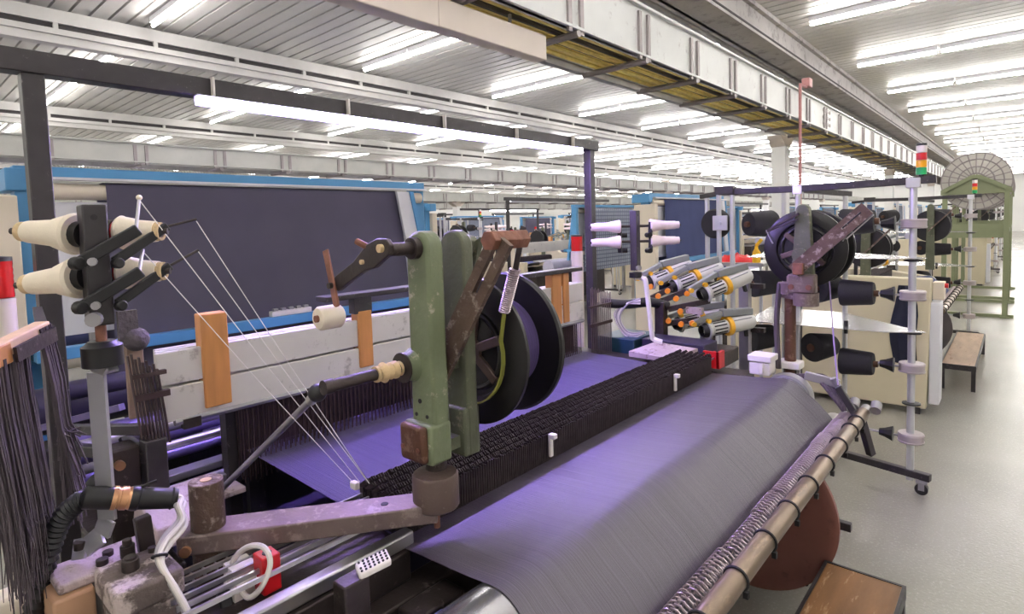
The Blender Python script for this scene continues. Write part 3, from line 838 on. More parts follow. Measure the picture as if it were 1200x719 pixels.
# slotted plate with hex bar
e0 = V((-1.112, 1.0, 1.372)); e1 = V((-0.872, 1.0, 1.722))
dd = (e1-e0).normalized(); pp = V((-dd.z, 0, dd.x))
def pt(t, s_): q_ = e0 + (e1-e0)*t + pp*s_; return (q_.x, q_.z)
W2 = 0.033
poly = [pt(0, -W2), pt(0.64, -W2), pt(0.64, -0.006), pt(0.93, -0.006), pt(0.93, -W2), pt(1.0, -W2), pt(1.0, W2), pt(0, W2)]
sp = obj('slotted_plate', MB().prism([pt(0, -W2), pt(0.62, -W2), pt(0.62, W2), pt(0, W2)], 'xz', 0.955, 0.968)
     .prism([pt(0.62, 0.007), pt(0.95, 0.007), pt(0.95, W2), pt(0.62, W2)], 'xz', 0.955, 0.968)
     .prism([pt(0.62, -W2), pt(0.95, -W2), pt(0.95, -0.007), pt(0.62, -0.007)], 'xz', 0.955, 0.968)
     .prism([pt(0.95, -W2), pt(1.0, -W2), pt(1.0, W2), pt(0.95, W2)], 'xz', 0.955, 0.968), 'brown_iron', sb)
obj('hex_bar', MB().cyl((-0.893, 0.935, 1.716), (-0.893, 1.06, 1.716), 0.024, n=6), 'rust', sb, bev=0.002)
obj('chain_strip', MB().bar((-0.905, 1.075, 1.745), (-0.935, 1.075, 1.64), 0.003, 0.016, (1, 0, 0)), 'iron_dark', sb)
pts = []
a0 = V((-0.937, 1.075, 1.640)); a1 = V((-0.978, 1.075, 1.53))
ax = (a1-a0); al = ax.normalized(); sx = V((0, 1, 0)); sy = al.cross(sx)
for i in range(22*8+1):
    t = i/(22*8); an = 2*math.pi*i/8
    pts.append(a0 + ax*t + (sx*math.cos(an) + sy*math.sin(an))*0.0125)
obj('tension_spring', MB().tube(pts, 0.0032, 5), 'spring_steel', sb)
bpts = [V((-0.978, 1.076, 1.53))]
for k in range(9):
    a = math.radians(18 - k*12)
    bpts.append(V((-1.128+0.142*math.cos(a), 1.076, 1.41+0.142*math.sin(a))))
mb = MB()
for i in range(len(bpts)-1):
    mb.bar(bpts[i], bpts[i+1], 0.012, 0.004, (bpts[i]-V((-1.128, 1.076, 1.41))))
obj('brake_band', mb, 'band_green', sb)

# ---- spool
def spool(name, c, yn, yf, R_, label, yarn='spool_yarn', loc=None):
    """flanged spool, axis along y"""
    x, z = c
    t = thing(name, label, 'spool', (x, (yn+yf)/2, z-R_))
    for (ya, sgn) in ((yn, 1), (yf, -1)):
        obj('flange', MB().lathe((x, ya, z), (0, sgn, 0), [(0.010, 0.125), (0.0, 0.13), (0.0, R_-0.006), (0.004, R_), (0.014, R_), (0.020, R_-0.006), (0.022, 0.125)], 56, caps=False), 'spool_black', t)
        obj('hub_disc', MB().lathe((x, ya+sgn*0.012, z), (0, sgn, 0), [(0, 0.127), (0.006, 0.127)], 40), 'black_plastic', t)
        obj('hub_ring', MB().torus((x, ya+sgn*0.012, z), (0, 1, 0), 0.105, 0.009, 36, 8), 'spool_black', t)
        obj('hub', MB().cyl((x, ya, z), (x, ya+sgn*0.02, z), 0.035, n=24), 'spool_hub', t)
        for k in range(6):
            a = math.radians(60*k+20)
            obj('spoke', MB().bar((x+0.03*math.cos(a), ya+sgn*0.008, z+0.03*math.sin(a)), (x+0.115*math.cos(a), ya+sgn*0.008, z+0.115*math.sin(a)), 0.014, 0.026, (math.sin(a), 0, -math.cos(a))), 'spool_hub', t, bev=0.003)
    obj('yarn', MB().lathe((x, yn+0.02, z), (0, 1, 0), [(0, 0.02)] + [((yf-yn-0.04)*i/24, 0.128 + 0.0015*(i % 2)) for i in range(25)] + [(yf-yn-0.04, 0.02)], 48), yarn, t)
    return t
spool('selvedge_spool', (-1.128, 1.41), 1.095, 1.262, 0.203, 'large black flanged spool of purple yarn on the green bracket')

# ================================================================== GANTRY WITH LIGHT STRIP
def gantry(yoff, label, det=True, group=None):
    g = thing('light_gantry', label, 'gantry', (-2.0, 1.7+yoff, 0), group)
    y0, y1 = 0.345+yoff, 3.02+yoff
    obj('post', MB().box(-2.025, -1.975, y0-0.025, y0+0.025, 0, 2.19), 'black_paint', g, bev=0.003)
    obj('post', MB().box(-2.025, -1.975, y1-0.025, y1+0.025, 0, 2.19), 'black_paint', g, bev=0.003)
    obj('bar', MB().box(-2.03, -1.97, y0-0.75, y1+0.07, 2.19, 2.25), 'black_paint', g, bev=0.003)
    l = obj('light_strip', MB().box(-1.972, -1.952, y0+0.42, y1-0.14, 2.172, 2.187), 'led', g)
    obj('strip_holder_shield', MB().box(-1.978, -1.950, y0+0.40, y1-0.12, 2.187, 2.191).box(-1.978, -1.973, y0+0.40, y1-0.12, 2.158, 2.187), 'aluminium', g)  # back plate added to keep the strip's light off the cloth behind
    if det:
        for k in range(5):
            y = y0+0.45+k*0.5
            obj('cable_tie', MB().box(-2.032, -1.952, y, y+0.006, 2.165, 2.252), 'white_cable', g)
    return g
gantry(0, 'black steel gantry with glowing violet light strip over the near loom')

# ================================================================== CLOTH FRAME (blue)
def cloth_frame(label, cloth_label, group=None):
    f = thing('cloth_frame', label, 'frame', (-3.2, 1.6, 0), group)
    y0, y1 = 0.46, 2.68
    obj('top_bar', MB().box(-3.24, -3.16, y0, y1, 2.015, 2.062), 'blue_paint', f, bev=0.004)
    obj('top_lip', MB().box(-3.158, -3.10, y0+0.06, y1-0.03, 2.003, 2.014), 'white_panel', f)
    obj('cap_bracket', MB().box(-3.36, -3.14, y0-0.03, y0+0.07, 1.955, 2.05), 'blue_paint', f, bev=0.006)
    obj('upright', MB().box(-3.26, -3.16, y0, y0+0.07, 0, 2.02), 'blue_paint', f, bev=0.004)
    obj('upright', MB().box(-3.26, -3.16, y1-0.08, y1-0.01, 0, 2.02), 'blue_paint', f, bev=0.004)
    obj('side_panel', MB().box(-3.30, -3.04, y0-0.09, y0-0.01, 0, 1.93), 'cream_panel', f, bev=0.006)
    obj('slanted_panel', MB().prism([(2.37, 1.99), (2.47, 1.99), (2.66, 1.1), (2.54, 1.1)], 'yz', -3.09, -3.07), 'white_panel', f)
    obj('slanted_edge', MB().prism([(2.47, 1.99), (2.50, 1.99), (2.70, 1.1), (2.66, 1.1)], 'yz', -3.10, -3.06), 'blue_paint', f)
    obj('roller', MB().cyl((-3.16, y0+0.05, 1.955), (-3.16, y1-0.05, 1.955), 0.036, n=18), 'cream_panel', f)
    obj('roller', MB().cyl((-3.15, y0+0.05, 1.21), (-3.15, y1-0.05, 1.21), 0.035, n=18), 'bobbin_cream', f)
    obj('backing_sheet', MB().box(-3.17, -3.165, y0+0.07, y1-0.06, 1.32, 1.91), 'white_panel', f, flat=True)
    obj('low_bar', MB().box(-3.04, -2.98, y0, y1, 1.245, 1.295), 'blue_paint', f, bev=0.004)
    obj('support', MB().box(-3.16, -3.04, y0, y0+0.05, 1.245, 1.295).box(-3.16, -3.04, y1-0.06, y1-0.01, 1.245, 1.295), 'blue_paint', f)
    c = obj('draped_cloth', MB().add([(-3.115, 0.765, 1.985), (-3.115, 2.40, 1.985), (-3.13, 0.77, 1.96), (-3.13, 2.40, 1.96)], []), 'cloth_slate', f) if False else None
    mb = MB()
    vs_ = []; fs = []
    rows = [(-3.285, 0.9), (-3.282, 1.5), (-3.278, 1.97), (-3.262, 1.998), (-3.165, 2.0), (-3.128, 1.99), (-3.118, 1.95), (-3.112, 1.7), (-3.106, 1.4), (-3.09, 1.22), (-3.05, 1.05), (-3.0, 0.85)]
    nc = 24
    for (x, z) in rows:
        for j in range(nc+1):
            y = 0.775 + (2.42-0.775)*j/nc
            vs_.append((x+0.002*math.sin(j*1.9+z*3), y+(2.0-z)*0.045*(j/nc)*2-(2.0-z)*0.02, z))
    for i in range(len(rows)-1):
        for j in range(nc):
            a = i*(nc+1)+j
            fs.append((a, a+1, a+nc+2, a+nc+1))
    cl = tag(obj('draped_cloth', mb.add(vs_, fs), 'cloth_slate', None, (-3.1, 1.6, 1.2)), cloth_label, 'cloth', None)
    return f, cl
cf, ccl = cloth_frame('blue cloth take-up frame with white panels behind the near loom', 'dark slate cloth hanging wide from the near blue frame')
# small white terminal block on the low bar
tb = thing('terminal_block', 'small white terminal block resting on the blue bar below dark cloth', 'block', (-3.01, 1.56, 1.295))
obj('body', MB().box(-3.03, -2.99, 1.45, 1.68, 1.297, 1.325), 'white_plastic', tb, bev=0.003)
for k in range(5):
    obj('terminal', MB().box(-3.02, -3.0, 1.465+k*0.044, 1.49+k*0.044, 1.325, 1.338), 'steel_dull', tb)

# ================================================================== BEACONS
def beacon(x, y, z0, z1, r, label):
    b = thing('warning_beacon', label, 'beacon', (x, y, 0))
    obj('pillar', MB().lathe((x, y, 0), (0, 0, 1), [(0, r*0.9), (z0-0.002, r*1.02)], 24), 'cream_panel', b)
    obj('lens', MB().lathe((x, y, z0), (0, 0, 1), [(0, r*0.98)] + [((z1-z0)*i/12, r*(1.0 if i % 2 else 0.97)) for i in range(1, 12)] + [(z1-z0, r)], 28), 'red_lens', b)
    obj('cap', MB().lathe((x, y, z1), (0, 0, 1), [(0, r*1.02), (0.012, r*1.0), (0.014, 0.01)], 24), 'black_plastic', b)
beacon(-2.15, 0.262, 1.59, 1.692, 0.034, 'red warning beacon on cream pillar by the yarn hank')
beacon(-2.28, 3.27, 1.558, 1.655, 0.04, 'red warning beacon on cream pillar by the far gantry post')

# ================================================================== CONE HOLDERS
def bobbin(p, axis, L, r0, r1, label, group, mat='bobbin_cream', fl=0.05):
    """yarn bobbin on a flared tube: axis points from the flared base to the nose"""
    p = V(p); a = V(axis).normalized()
    t = thing('yarn_bobbin', label, 'bobbin', p, group)
    obj('yarn', MB().lathe(p, a, [(0, 0.012), (0, fl*0.9), (0.006, fl), (L*0.12, fl*0.94), (L*0.36, r0*1.12), (L*0.42, r0), (L*0.86, r1), (L*0.88, r1*0.98)], 32), mat, t)
    obj('tube', MB().lathe(p, a, [(L*0.87, r1*0.78), (L*0.87, r1*0.92), (L, r1*0.88), (L, r1*0.62), (L*0.9, r1*0.58)], 24), 'tan_wrap' if mat == 'bobbin_cream' else mat, t)
    obj('bore', MB().cyl(p+a*(L*0.9), p+a*(L*0.985), r1*0.6, n=20), 'brown_block', t)
    return t
def holder(x, y, zb, zt, label, gaps=0.116):
    h = thing('bobbin_holder', label, 'holder', (x, y, zb))
    obj('post', MB().box(x-0.021, x+0.021, y-0.021, y+0.021, zb+0.02, zt), 'black_paint', h, bev=0.003)
    obj('post_hole', MB().cyl((x+0.0205, y-0.002, zt-0.025), (x+0.022, y-0.002, zt-0.025), 0.006, n=12), 'black_matte', h)
    obj('clamp_nut', MB().cyl((x+0.02, y-0.012, zb+0.035), (x+0.036, y-0.020, zb+0.035), 0.014, n=14), 'steel_dull', h)
    return h
# near holder
HX, HY = -1.39, 0.318
bh = holder(HX, HY, 1.555, 1.815, 'black square post holding four cream bobbins at the near loom end')
obj('pin', MB().cyl((HX, HY, 1.53), (HX, HY, 1.58), 0.010, n=12), 'rust', bh)
obj('collar', MB().lathe((HX, HY, 1.492), (0, 0, 1), [(0, 0.03), (0, 0.036), (0.04, 0.036), (0.044, 0.03), (0.05, 0.024)], 28), 'black_plastic', bh)
mb = MB()
fp = [(HX-0.004, HY+0.022, 1.492), (HX-0.004, HY-0.004, 1.490), (HX-0.004, HY-0.012, 1.478), (HX-0.004, HY-0.012, 1.175), (HX-0.010, HY-0.022, 1.145), (HX-0.035, HY-0.045, 1.118), (HX-0.055, HY-0.062, 1.113)]
for i in range(len(fp)-1):
    mb.bar(fp[i], fp[i+1], 0.040, 0.007, (0.5, -0.85, 0.5))
obj('bent_leg', mb, 'aluminium', bh)
obj('foot_bolt', MB().cyl((HX-0.045, HY-0.053, 1.116), (HX-0.045, HY-0.053, 1.131), 0.011, n=16), 'iron_dark', bh)
ax_n = V((-0.72, -0.62, -0.04)); ax_f = V((0.70, 0.68, 0.06))
ax_n = V((-0.83, -0.55, 0.04))
for (zz, tag_, gl) in ((1.757, 'upper', 0), (1.672, 'lower', 1)):
    ax_n = V((-0.83, -0.55, 0.07 if gl == 0 else -0.09))
    s1 = V((HX-0.018, HY-0.012, zz))
    obj('spindle', MB().cyl(s1+V((0, 0.01, 0)), s1+ax_n.normalized()*0.165, 0.007, n=10), 'iron_dark', bh)
    obj('disc', MB().cyl(s1-ax_n.normalized()*0.002, s1+ax_n.normalized()*0.014, 0.026, n=18), 'black_plastic', bh)
    bobbin(s1+ax_n.normalized()*0.014, ax_n, 0.128, 0.027, 0.0225, 'cream yarn bobbin with flared base on the %s near spindle beside black post' % tag_, None, fl=0.042)
    s2 = V((HX-0.062, HY+0.042, zz+0.002)); axf = V((0.70, 0.71, 0.0))
    obj('spindle', MB().cyl(s2-V((0, 0.02, 0)), s2+axf.normalized()*0.12, 0.007, n=10), 'iron_dark', bh)
    obj('disc', MB().cyl(s2, s2+axf.normalized()*0.014, 0.028, n=18), 'black_plastic', bh)
    obj('red_ring', MB().torus(s2+axf.normalized()*0.018, axf, 0.021, 0.006, 20, 6), 'red_plastic', bh)
    bobbin(s2+axf.normalized()*0.022, axf, 0.085, 0.026, 0.022, 'cream yarn bobbin behind the black post on the %s rear spindle' % tag_, None, fl=0.036)
    # tension arms with thread eyes
    q0 = V((HX+0.035, HY-0.035, zz-0.055)); 
    a1_ = obj('tension_arm', MB().bar(q0, q0+V((0.015, 0.10, 0.062)), 0.014, 0.024).cyl(q0+V((-0.004, -0.008, 0)), q0+V((0.012, 0.0, 0.0)), 0.013, n=12), 'black_plastic', bh, bev=0.003)
    a2_ = obj('tension_arm', MB().bar(q0+V((-0.01, 0.06, -0.002)), q0+V((-0.02, 0.165, 0.068)), 0.010, 0.020).cyl(q0+V((-0.004, 0.06, -0.004)), q0+V((0.012, 0.065, -0.004)), 0.011, n=12), 'black_plastic', bh, bev=0.003)
    obj('thread_guide', MB().tube([q0+V((0.015, 0.095, 0.06)), q0+V((-0.02, 0.115, 0.125 if gl == 0 else 0.105))], 0.0035, 6), 'steel_dull', a1_)
    obj('thread_guide', MB().tube([q0+V((-0.02, 0.16, 0.066)), q0+V((-0.025, 0.225, 0.082 if gl == 0 else 0.098))], 0.003, 6), 'iron_dark', a2_)
    if gl == 0:
        obj('eyelet', MB().ball(q0+V((-0.02, 0.115, 0.128)), 0.006, 10, 6), 'bobbin_cream', a1_)
    obj('bolt', MB().cyl(q0+V((0.012, 0.02, 0.002)), q0+V((0.022, 0.016, 0.002)), 0.008, n=10), 'steel_dull', a1_)
# threads down to the droppers
gq = V((HX+0.035, HY-0.035, 0))
th_from = [V((gq.x-0.02, gq.y+0.115, 1.825)), V((gq.x-0.025, gq.y+0.225, 1.78)), V((gq.x-0.025, gq.y+0.225, 1.712)), V((gq.x-0.02, gq.y+0.115, 1.718))]
th_to = [V((-1.30, 0.84, 1.085)), V((-1.27, 0.85, 1.085)), V((-1.285, 0.855, 1.085)), V((-1.32, 0.83, 1.085))]
for i, (a, b) in enumerate(zip(th_from, th_to)):
    tag(obj('thread', MB().tube([a, a.lerp(b, 0.5)-V((0, 0, 0.006)), b], 0.0011, 5), 'thread_white', None, b), 'white thread running down to the droppers from the ' + ['ball-tipped upper guide', 'upper dark guide arm', 'lower dark guide arm', 'lower pale guide'][i], 'thread', 'threads from the near bobbins')
tag(obj('thread_clip', MB().box(-1.315, -1.29, 0.82, 0.835, 1.07, 1.09), 'white_plastic', None, (-1.30, 0.83, 1.07), bev=0.003), 'tiny white clip at the dropper corner where the threads meet', 'clip')
# far holder
FX, FY = -1.58, 2.82
fh = holder(FX, FY, 1.46, 1.806, 'brown-black post holding four pale bobbins at the far loom end')
obj('collar', MB().lathe((FX, FY, 1.44), (0, 0, 1), [(0, 0.03), (0, 0.036), (0.03, 0.036), (0.034, 0.02)], 20), 'black_plastic', fh)
obj('bent_leg', MB().tube(arc([(FX, FY, 1.442), (FX+0.04, FY+0.01, 1.435), (FX+0.055, FY+0.015, 1.40), (FX+0.07, FY+0.04, 1.14), (FX+0.075, FY+0.05, 1.10), (FX+0.12, FY+0.06, 1.085)]), 0.014, 8), 'white_plastic', fh)
for (zz, nm) in ((1.722, 'upper'), (1.638, 'lower')):
    for sgn in (-1, 1):
        axs = V((-0.88*sgn*-1 if False else 0.75*sgn, 0.66*sgn, 0))
        s1 = V((FX, FY, zz)) + axs*0.05
        obj('spindle', MB().cyl(V((FX, FY, zz)), V((FX, FY, zz))+axs*0.25, 0.007, n=8), 'iron_dark', fh)
        obj('tension_arm', MB().bar(V((FX+0.07*sgn, FY+0.04*sgn, zz-0.06)), V((FX+0.075*sgn, FY+0.04*sgn, zz+0.02)), 0.014, 0.02).cyl(V((FX+0.09*sgn, FY, zz-0.05)), V((FX+0.06*sgn, FY+0.02, zz-0.05)), 0.014, n=10), 'black_plastic', fh)
        bobbin(s1+axs*0.03, axs, 0.16, 0.024, 0.022, ('pale bobbin on the %s spindle of the far post, %s' % (nm, 'towards the far gantry post' if sgn < 0 else 'towards the weft feeders')), None, 'bobbin_pink', 0.036)

# ================================================================== HANK OF YARN ON WOODEN BAR
wbx = thing('wooden_bar', 'pale wooden bar with orange end at the left carrying loose grey yarn', 'bar', (-1.5, 0.2, 1.53))
d0, d1 = V((-1.40, 0.13, 1.533)), V((-1.56, 0.255, 1.560))
obj('bar', MB().bar(d0, d1, 0.03, 0.034), 'wood_pale', wbx, bev=0.003)
obj('end_block', MB().bar(d0+V((0.005, -0.004, -0.004)), d0.lerp(d1, 0.36)+V((0, 0, -0.006)), 0.034, 0.04), 'wood_orange', wbx, bev=0.003)
obj('steel_edge', MB().bar(d0.lerp(d1, 0.35)+V((0.014, 0.018, -0.012)), d1+V((0.014, 0.018, -0.012)), 0.006, 0.03), 'iron_dark', wbx)
obj('strut', MB().bar(d1+V((-0.01, 0, 0)), d1+V((-0.42, 0.06, 0.0)), 0.02, 0.02), 'black_paint', wbx)
hk = MB()
for k in range(420):
    t = random.uniform(0.05, 0.62)
    p = d0.lerp(d1, t) + V((random.uniform(-0.014, 0.014), random.uniform(-0.012, 0.012), -0.012))
    zb = random.uniform(1.08, 1.22) - 0.03*(t < 0.3)
    sway = random.uniform(-0.018, 0.02)
    pts = [p, p+V((sway*0.2, 0.004, -0.10)), V((p.x+0.01+sway*0.6, p.y+0.008, 1.36)), V((p.x+0.02+sway, p.y+0.012+sway*0.3, 1.24)), V((p.x+0.03+sway*1.6+random.uniform(-0.02, 0.02), p.y+0.016+random.uniform(-.01, .01), zb))]
    hk.tube(arc(pts, 3), [0.0021]*8+[0.0019, 0.0016, 0.0013, 0.001, 0.0008], 4)
for k in range(16):
    t = 0.08 + 0.5*k/15
    p = d0.lerp(d1, t) + V((0, 0, -0.02))
    hk.tube(arc([p, V((p.x+0.008, p.y+0.006, 1.40)), V((p.x+0.018, p.y+0.01, 1.28)), V((p.x+0.025, p.y+0.014, 1.17+0.02*math.sin(k)))], 4), [0.008]*6+[0.009]*4+[0.006, 0.004, 0.001], 6)
stuff(tag(obj('yarn_hank', hk, 'hank_yarn', None, (-1.46, 0.18, 1.1)), 'loose dark grey yarn hank hanging from the wooden bar', 'yarn'))
hk = MB()
for k in range(150):
    t = random.uniform(0.80, 1.0)
    p = d0.lerp(d1, t) + V((random.uniform(-0.012, 0.012), 0.012, 0.01))
    zb = random.uniform(1.12, 1.35)
    sw = random.uniform(-0.015, 0.015)
    hk.tube(arc([p, p+V((0.0, 0.014+sw*0.2, -0.12)), V((p.x+sw, p.y+0.02, 1.35)), V((p.x+sw*1.5, p.y+0.03+sw, zb))], 3), 0.0018, 4)
stuff(tag(obj('yarn_hank', hk, 'hank_yarn', None, (-1.56, 0.27, 1.1)), 'thin black strands of yarn draped at the bar end by the gantry post', 'yarn'))

# ================================================================== HOSE, CONNECTOR, CABLES
ho = thing('conduit_hose', 'black corrugated conduit hose with brass banded connector near the bolted block', 'hose', (-1.40, 0.30, 0.5))
hpts = arc([(-1.385, 0.283, 1.233), (-1.40, 0.262, 1.226), (-1.42, 0.237, 1.195), (-1.435, 0.218, 1.14), (-1.442, 0.196, 1.06), (-1.442, 0.172, 0.96), (-1.44, 0.145, 0.82), (-1.43, 0.12, 0.6)], 10)
rr = [0.0205 if i % 2 else 0.0165 for i in range(len(hpts))]
obj('corrugated_hose', MB().tube(hpts, rr, 14), 'black_plastic', ho)
ca = V((-1.388, 0.278, 1.232)); cb = V((-1.345, 0.432, 1.184)); cd = (cb-ca).normalized(); cl_ = (cb-ca).length
obj('connector', MB().lathe(ca-cd*0.012, cd, [(0, 0.018), (0.004, 0.022), (0.05, 0.0225), (0.052, 0.02)], 28), 'black_plastic', ho)
obj('brass_band', MB().lathe(ca+cd*0.038, cd, [(0, 0.02), (0.0, 0.0235), (0.008, 0.0235), (0.009, 0.0215), (0.014, 0.0215), (0.015, 0.0235), (0.026, 0.0235), (0.027, 0.0215), (0.032, 0.023), (0.034, 0.02)], 28), 'copper', ho)
obj('connector', MB().lathe(ca+cd*0.070, cd, [(0, 0.02), (0.0, 0.0235), (0.006, 0.025), (0.014, 0.025), (0.016, 0.0225), (0.075, 0.021), (0.085, 0.0195), (0.085, 0.014), (0.07, 0.012)], 28), 'black_plastic', ho)
obj('clip_ring', MB().torus(ca+cd*0.146, cd, 0.019, 0.004, 20, 6).bar(ca+cd*0.09+V((0, 0, 0.024)), ca+cd*0.115+V((0, 0.005, 0.036)), 0.006, 0.005), 'black_plastic', ho)
ce = ca+cd*0.145
for i, (o1, mt) in enumerate((((0.006, 0.0, 0.004), 'white_cable'), ((-0.004, 0.006, -0.006), 'grey_cable'), ((0.008, 0.004, -0.008), 'white_cable'), ((-0.006, -0.002, 0.006), 'grey_cable'))):
    o1 = V(o1)*0.9
    obj('cable', MB().tube(arc([ce-cd*0.02+o1, ce+cd*0.016+o1, ce+V((0.025, 0.004, -0.014))+o1, V((-1.30, 0.412, 1.155))+o1, V((-1.275, 0.372, 1.138))+o1, V((-1.25, 0.352, 1.118))+o1*0.7,
        V((-1.215, 0.362, 1.075))+o1, V((-1.185, 0.375, 1.02))+o1*1.2, V((-1.175, 0.38, 0.93))+o1*1.3, V((-1.175, 0.38, 0.7))+o1], 6), 0.0056, 8), mt, ho)
obj('cable_tie', MB().torus(V((-1.255, 0.355, 1.124)), (0.4, -0.2, -0.6), 0.0125, 0.003, 16, 6), 'black_matte', ho)
obj('hose_support', MB().bar((-1.37, 0.36, 1.165), (-1.37, 0.365, 1.09), 0.022, 0.03), 'iron_dark', ho, bev=0.003)
for (pa, lab) in (((-2.05, 0.46, 1.02), 'ribbed black hose behind the aluminium leg'), ((-1.62, 0.12, 0.80), 'ribbed black hose curling at the lower left corner')):
    pts = arc([V(pa)+V((-0.25, 0.0, -0.12)), V(pa)+V((-0.12, 0.0, -0.04)), V(pa), V(pa)+V((0.05, 0.05, 0.12))], 14)
    tag(obj('ribbed_hose', MB().tube(pts, [0.03 if i % 2 else 0.024 for i in range(len(pts))], 12), 'black_plastic', None, pa), lab, 'hose')

# ================================================================== NEAR STEP BENCH
def bench(x0, x1, y0, y1, zt, label, mat):
    b = thing('step_bench', label, 'bench', ((x0+x1)/2, (y0+y1)/2, 0))
    n = 1
    obj('top', MB().box(x0+0.012, x1-0.012, y0+0.012, y1-0.012, zt-0.022, zt), mat, b, bev=0.002)
    obj('frame', MB().box(x0, x0+0.012, y0, y1, zt-0.05, zt+0.002).box(x1-0.012, x1, y0, y1, zt-0.05, zt+0.002).box(x0+0.012, x1-0.012, y0, y0+0.012, zt-0.05, zt+0.002).box(x0+0.012, x1-0.012, y1-0.012, y1, zt-0.05, zt+0.002), 'black_paint', b)
    for x in (x0+0.002, x1-0.037):
        for y in (y0+0.002, y1-0.037):
            obj('leg', MB().box(x, x+0.035, y, y+0.035, 0, zt-0.05), 'black_paint', b)
    return b
bench(-0.60, -0.31, 1.2, 2.645, 0.28, 'varnished plywood step bench with worn top beside the oxide red disc', 'wood_bench')
bench(-0.57, -0.29, 7.03, 9.0, 0.25, 'low bench with scuffed pale plywood top and black legs further along the aisle', 'wood_worn')

# ================================================================== FAR SPOOL BRACKET
fb = thing('spool_bracket', 'olive spool bracket on a brown post at the far roller end', 'bracket', (-0.84, 3.02, 0.0))
obj('post', MB().cyl((-0.845, 3.03, 0.9), (-0.845, 3.03, 1.37), 0.026, n=20), 'brown_block', fb)
obj('post_clamp', MB().box(-0.90, -0.79, 2.985, 3.07, 1.0, 1.035), 'white_plastic', fb, bev=0.006)
obj('post_leg', MB().box(-0.875, -0.815, 3.02, 3.08, 0.0, 1.0), 'iron_dark', fb, bev=0.004)
obj('collar', MB().cyl((-0.85, 3.03, 1.37), (-0.85, 3.03, 1.425), 0.05, n=24).cyl((-0.85, 3.03, 1.425), (-0.85, 3.03, 1.455), 0.012, n=12), 'iron_arm', fb)
obj('arm', MB().bar((-0.88, 3.05, 1.36), (-0.75, 2.95, 1.36), 0.06, 0.022), 'iron_arm', fb, bev=0.003)
obj('collar', MB().cyl((-0.757, 2.965, 1.325), (-0.757, 2.965, 1.385), 0.056, n=24), 'iron_arm', fb)
obj('casting', MB().prism(rounded_top(-0.772, 0.105, 0.062, 1.41, 1.805), 'xz', 2.96, 3.0), 'green_dark', fb, bev=0.006)
obj('foot_plate', MB().box(-0.83, -0.71, 2.925, 2.985, 1.385, 1.475), 'iron_arm', fb, bev=0.008)
for x in (-0.812, -0.735):
    obj('screw', MB().cyl((x, 2.926, 1.415), (x, 2.918, 1.415), 0.013, n=12), 'rust', fb)
obj('boss', MB().cyl((-0.778, 2.93, 1.565), (-0.778, 2.97, 1.565), 0.034, n=20), 'green_dark', fb)
obj('axle', MB().cyl((-0.785, 2.94, 1.585), (-0.785, 3.34, 1.585), 0.014, n=14), 'iron_dark', fb)
e0 = V((-0.80, 0, 1.49)); e1 = V((-0.500, 0, 1.775)); dd = (e1-e0).normalized(); pp = V((-dd.z, 0, dd.x))
sp2 = obj('slotted_plate', MB().prism([pt(0, -0.032), pt(0.68, -0.032), pt(0.68, 0.032), pt(0, 0.032)], 'xz', 2.915, 2.927)
    .prism([pt(0.68, 0.008), pt(0.93, 0.008), pt(0.93, 0.032), pt(0.68, 0.032)], 'xz', 2.915, 2.927)
    .prism([pt(0.68, -0.032), pt(0.93, -0.032), pt(0.93, 0.0), pt(0.68, 0.0)], 'xz', 2.915, 2.927)
    .prism([pt(0.93, -0.032), pt(1, -0.032), pt(1, 0.032), pt(0.93, 0.032)], 'xz', 2.915, 2.927), 'brown_iron', fb)
obj('plate_clamp', MB().box(-0.80, -0.755, 2.90, 2.93, 1.475, 1.53), 'rust', fb, bev=0.004)
obj('release_strip', MB().bar((-0.585, 2.94, 1.64), (-0.48, 2.94, 1.745), 0.004, 0.018, (0, 1, 0)).bar((-0.60, 2.945, 1.63), (-0.565, 2.945, 1.70), 0.004, 0.014, (0, 1, 0)), 'steel_dull', fb)
obj('tension_arm', MB().bar((-0.785, 2.955, 1.76), (-0.935, 2.955, 1.68), 0.01, 0.022, (0, 1, 0)).bar((-0.785, 2.945, 1.735), (-0.935, 2.945, 1.672), 0.006, 0.01, (0, 1, 0)), 'iron_dark', fb)
obj('release_strip', MB().bar((-0.93, 2.945, 1.685), (-0.90, 2.945, 1.62), 0.004, 0.014, (0, 1, 0)), 'steel_dull', fb)
spool('selvedge_spool', (-0.790, 1.588), 3.06, 3.24, 0.190, 'large grey-black spool mounted behind the olive bracket at the far roller end', 'cone_black')
tag(obj('thread', MB().tube(arc([(-0.70, 3.15, 1.45), (-0.66, 3.05, 1.2), (-0.59, 2.82, 1.0)]), 0.0035, 5), 'thread_lilac', None, (-0.59, 2.82, 1.0)), 'lilac thread running from the far spool down to the pipe end', 'thread')
tag(obj('yarn_hank', MB().tube(arc([(-0.885, 3.0, 1.42), (-0.895, 2.985, 1.25), (-0.89, 2.98, 1.10), (-0.885, 2.98, 1.0)]), [0.014, 0.012, 0.013, 0.015]*5 and 0.013, 8), 'hank_yarn', None, (-0.885, 2.98, 1.0)), 'twisted dark yarn strand hanging beside the brown post', 'yarn')

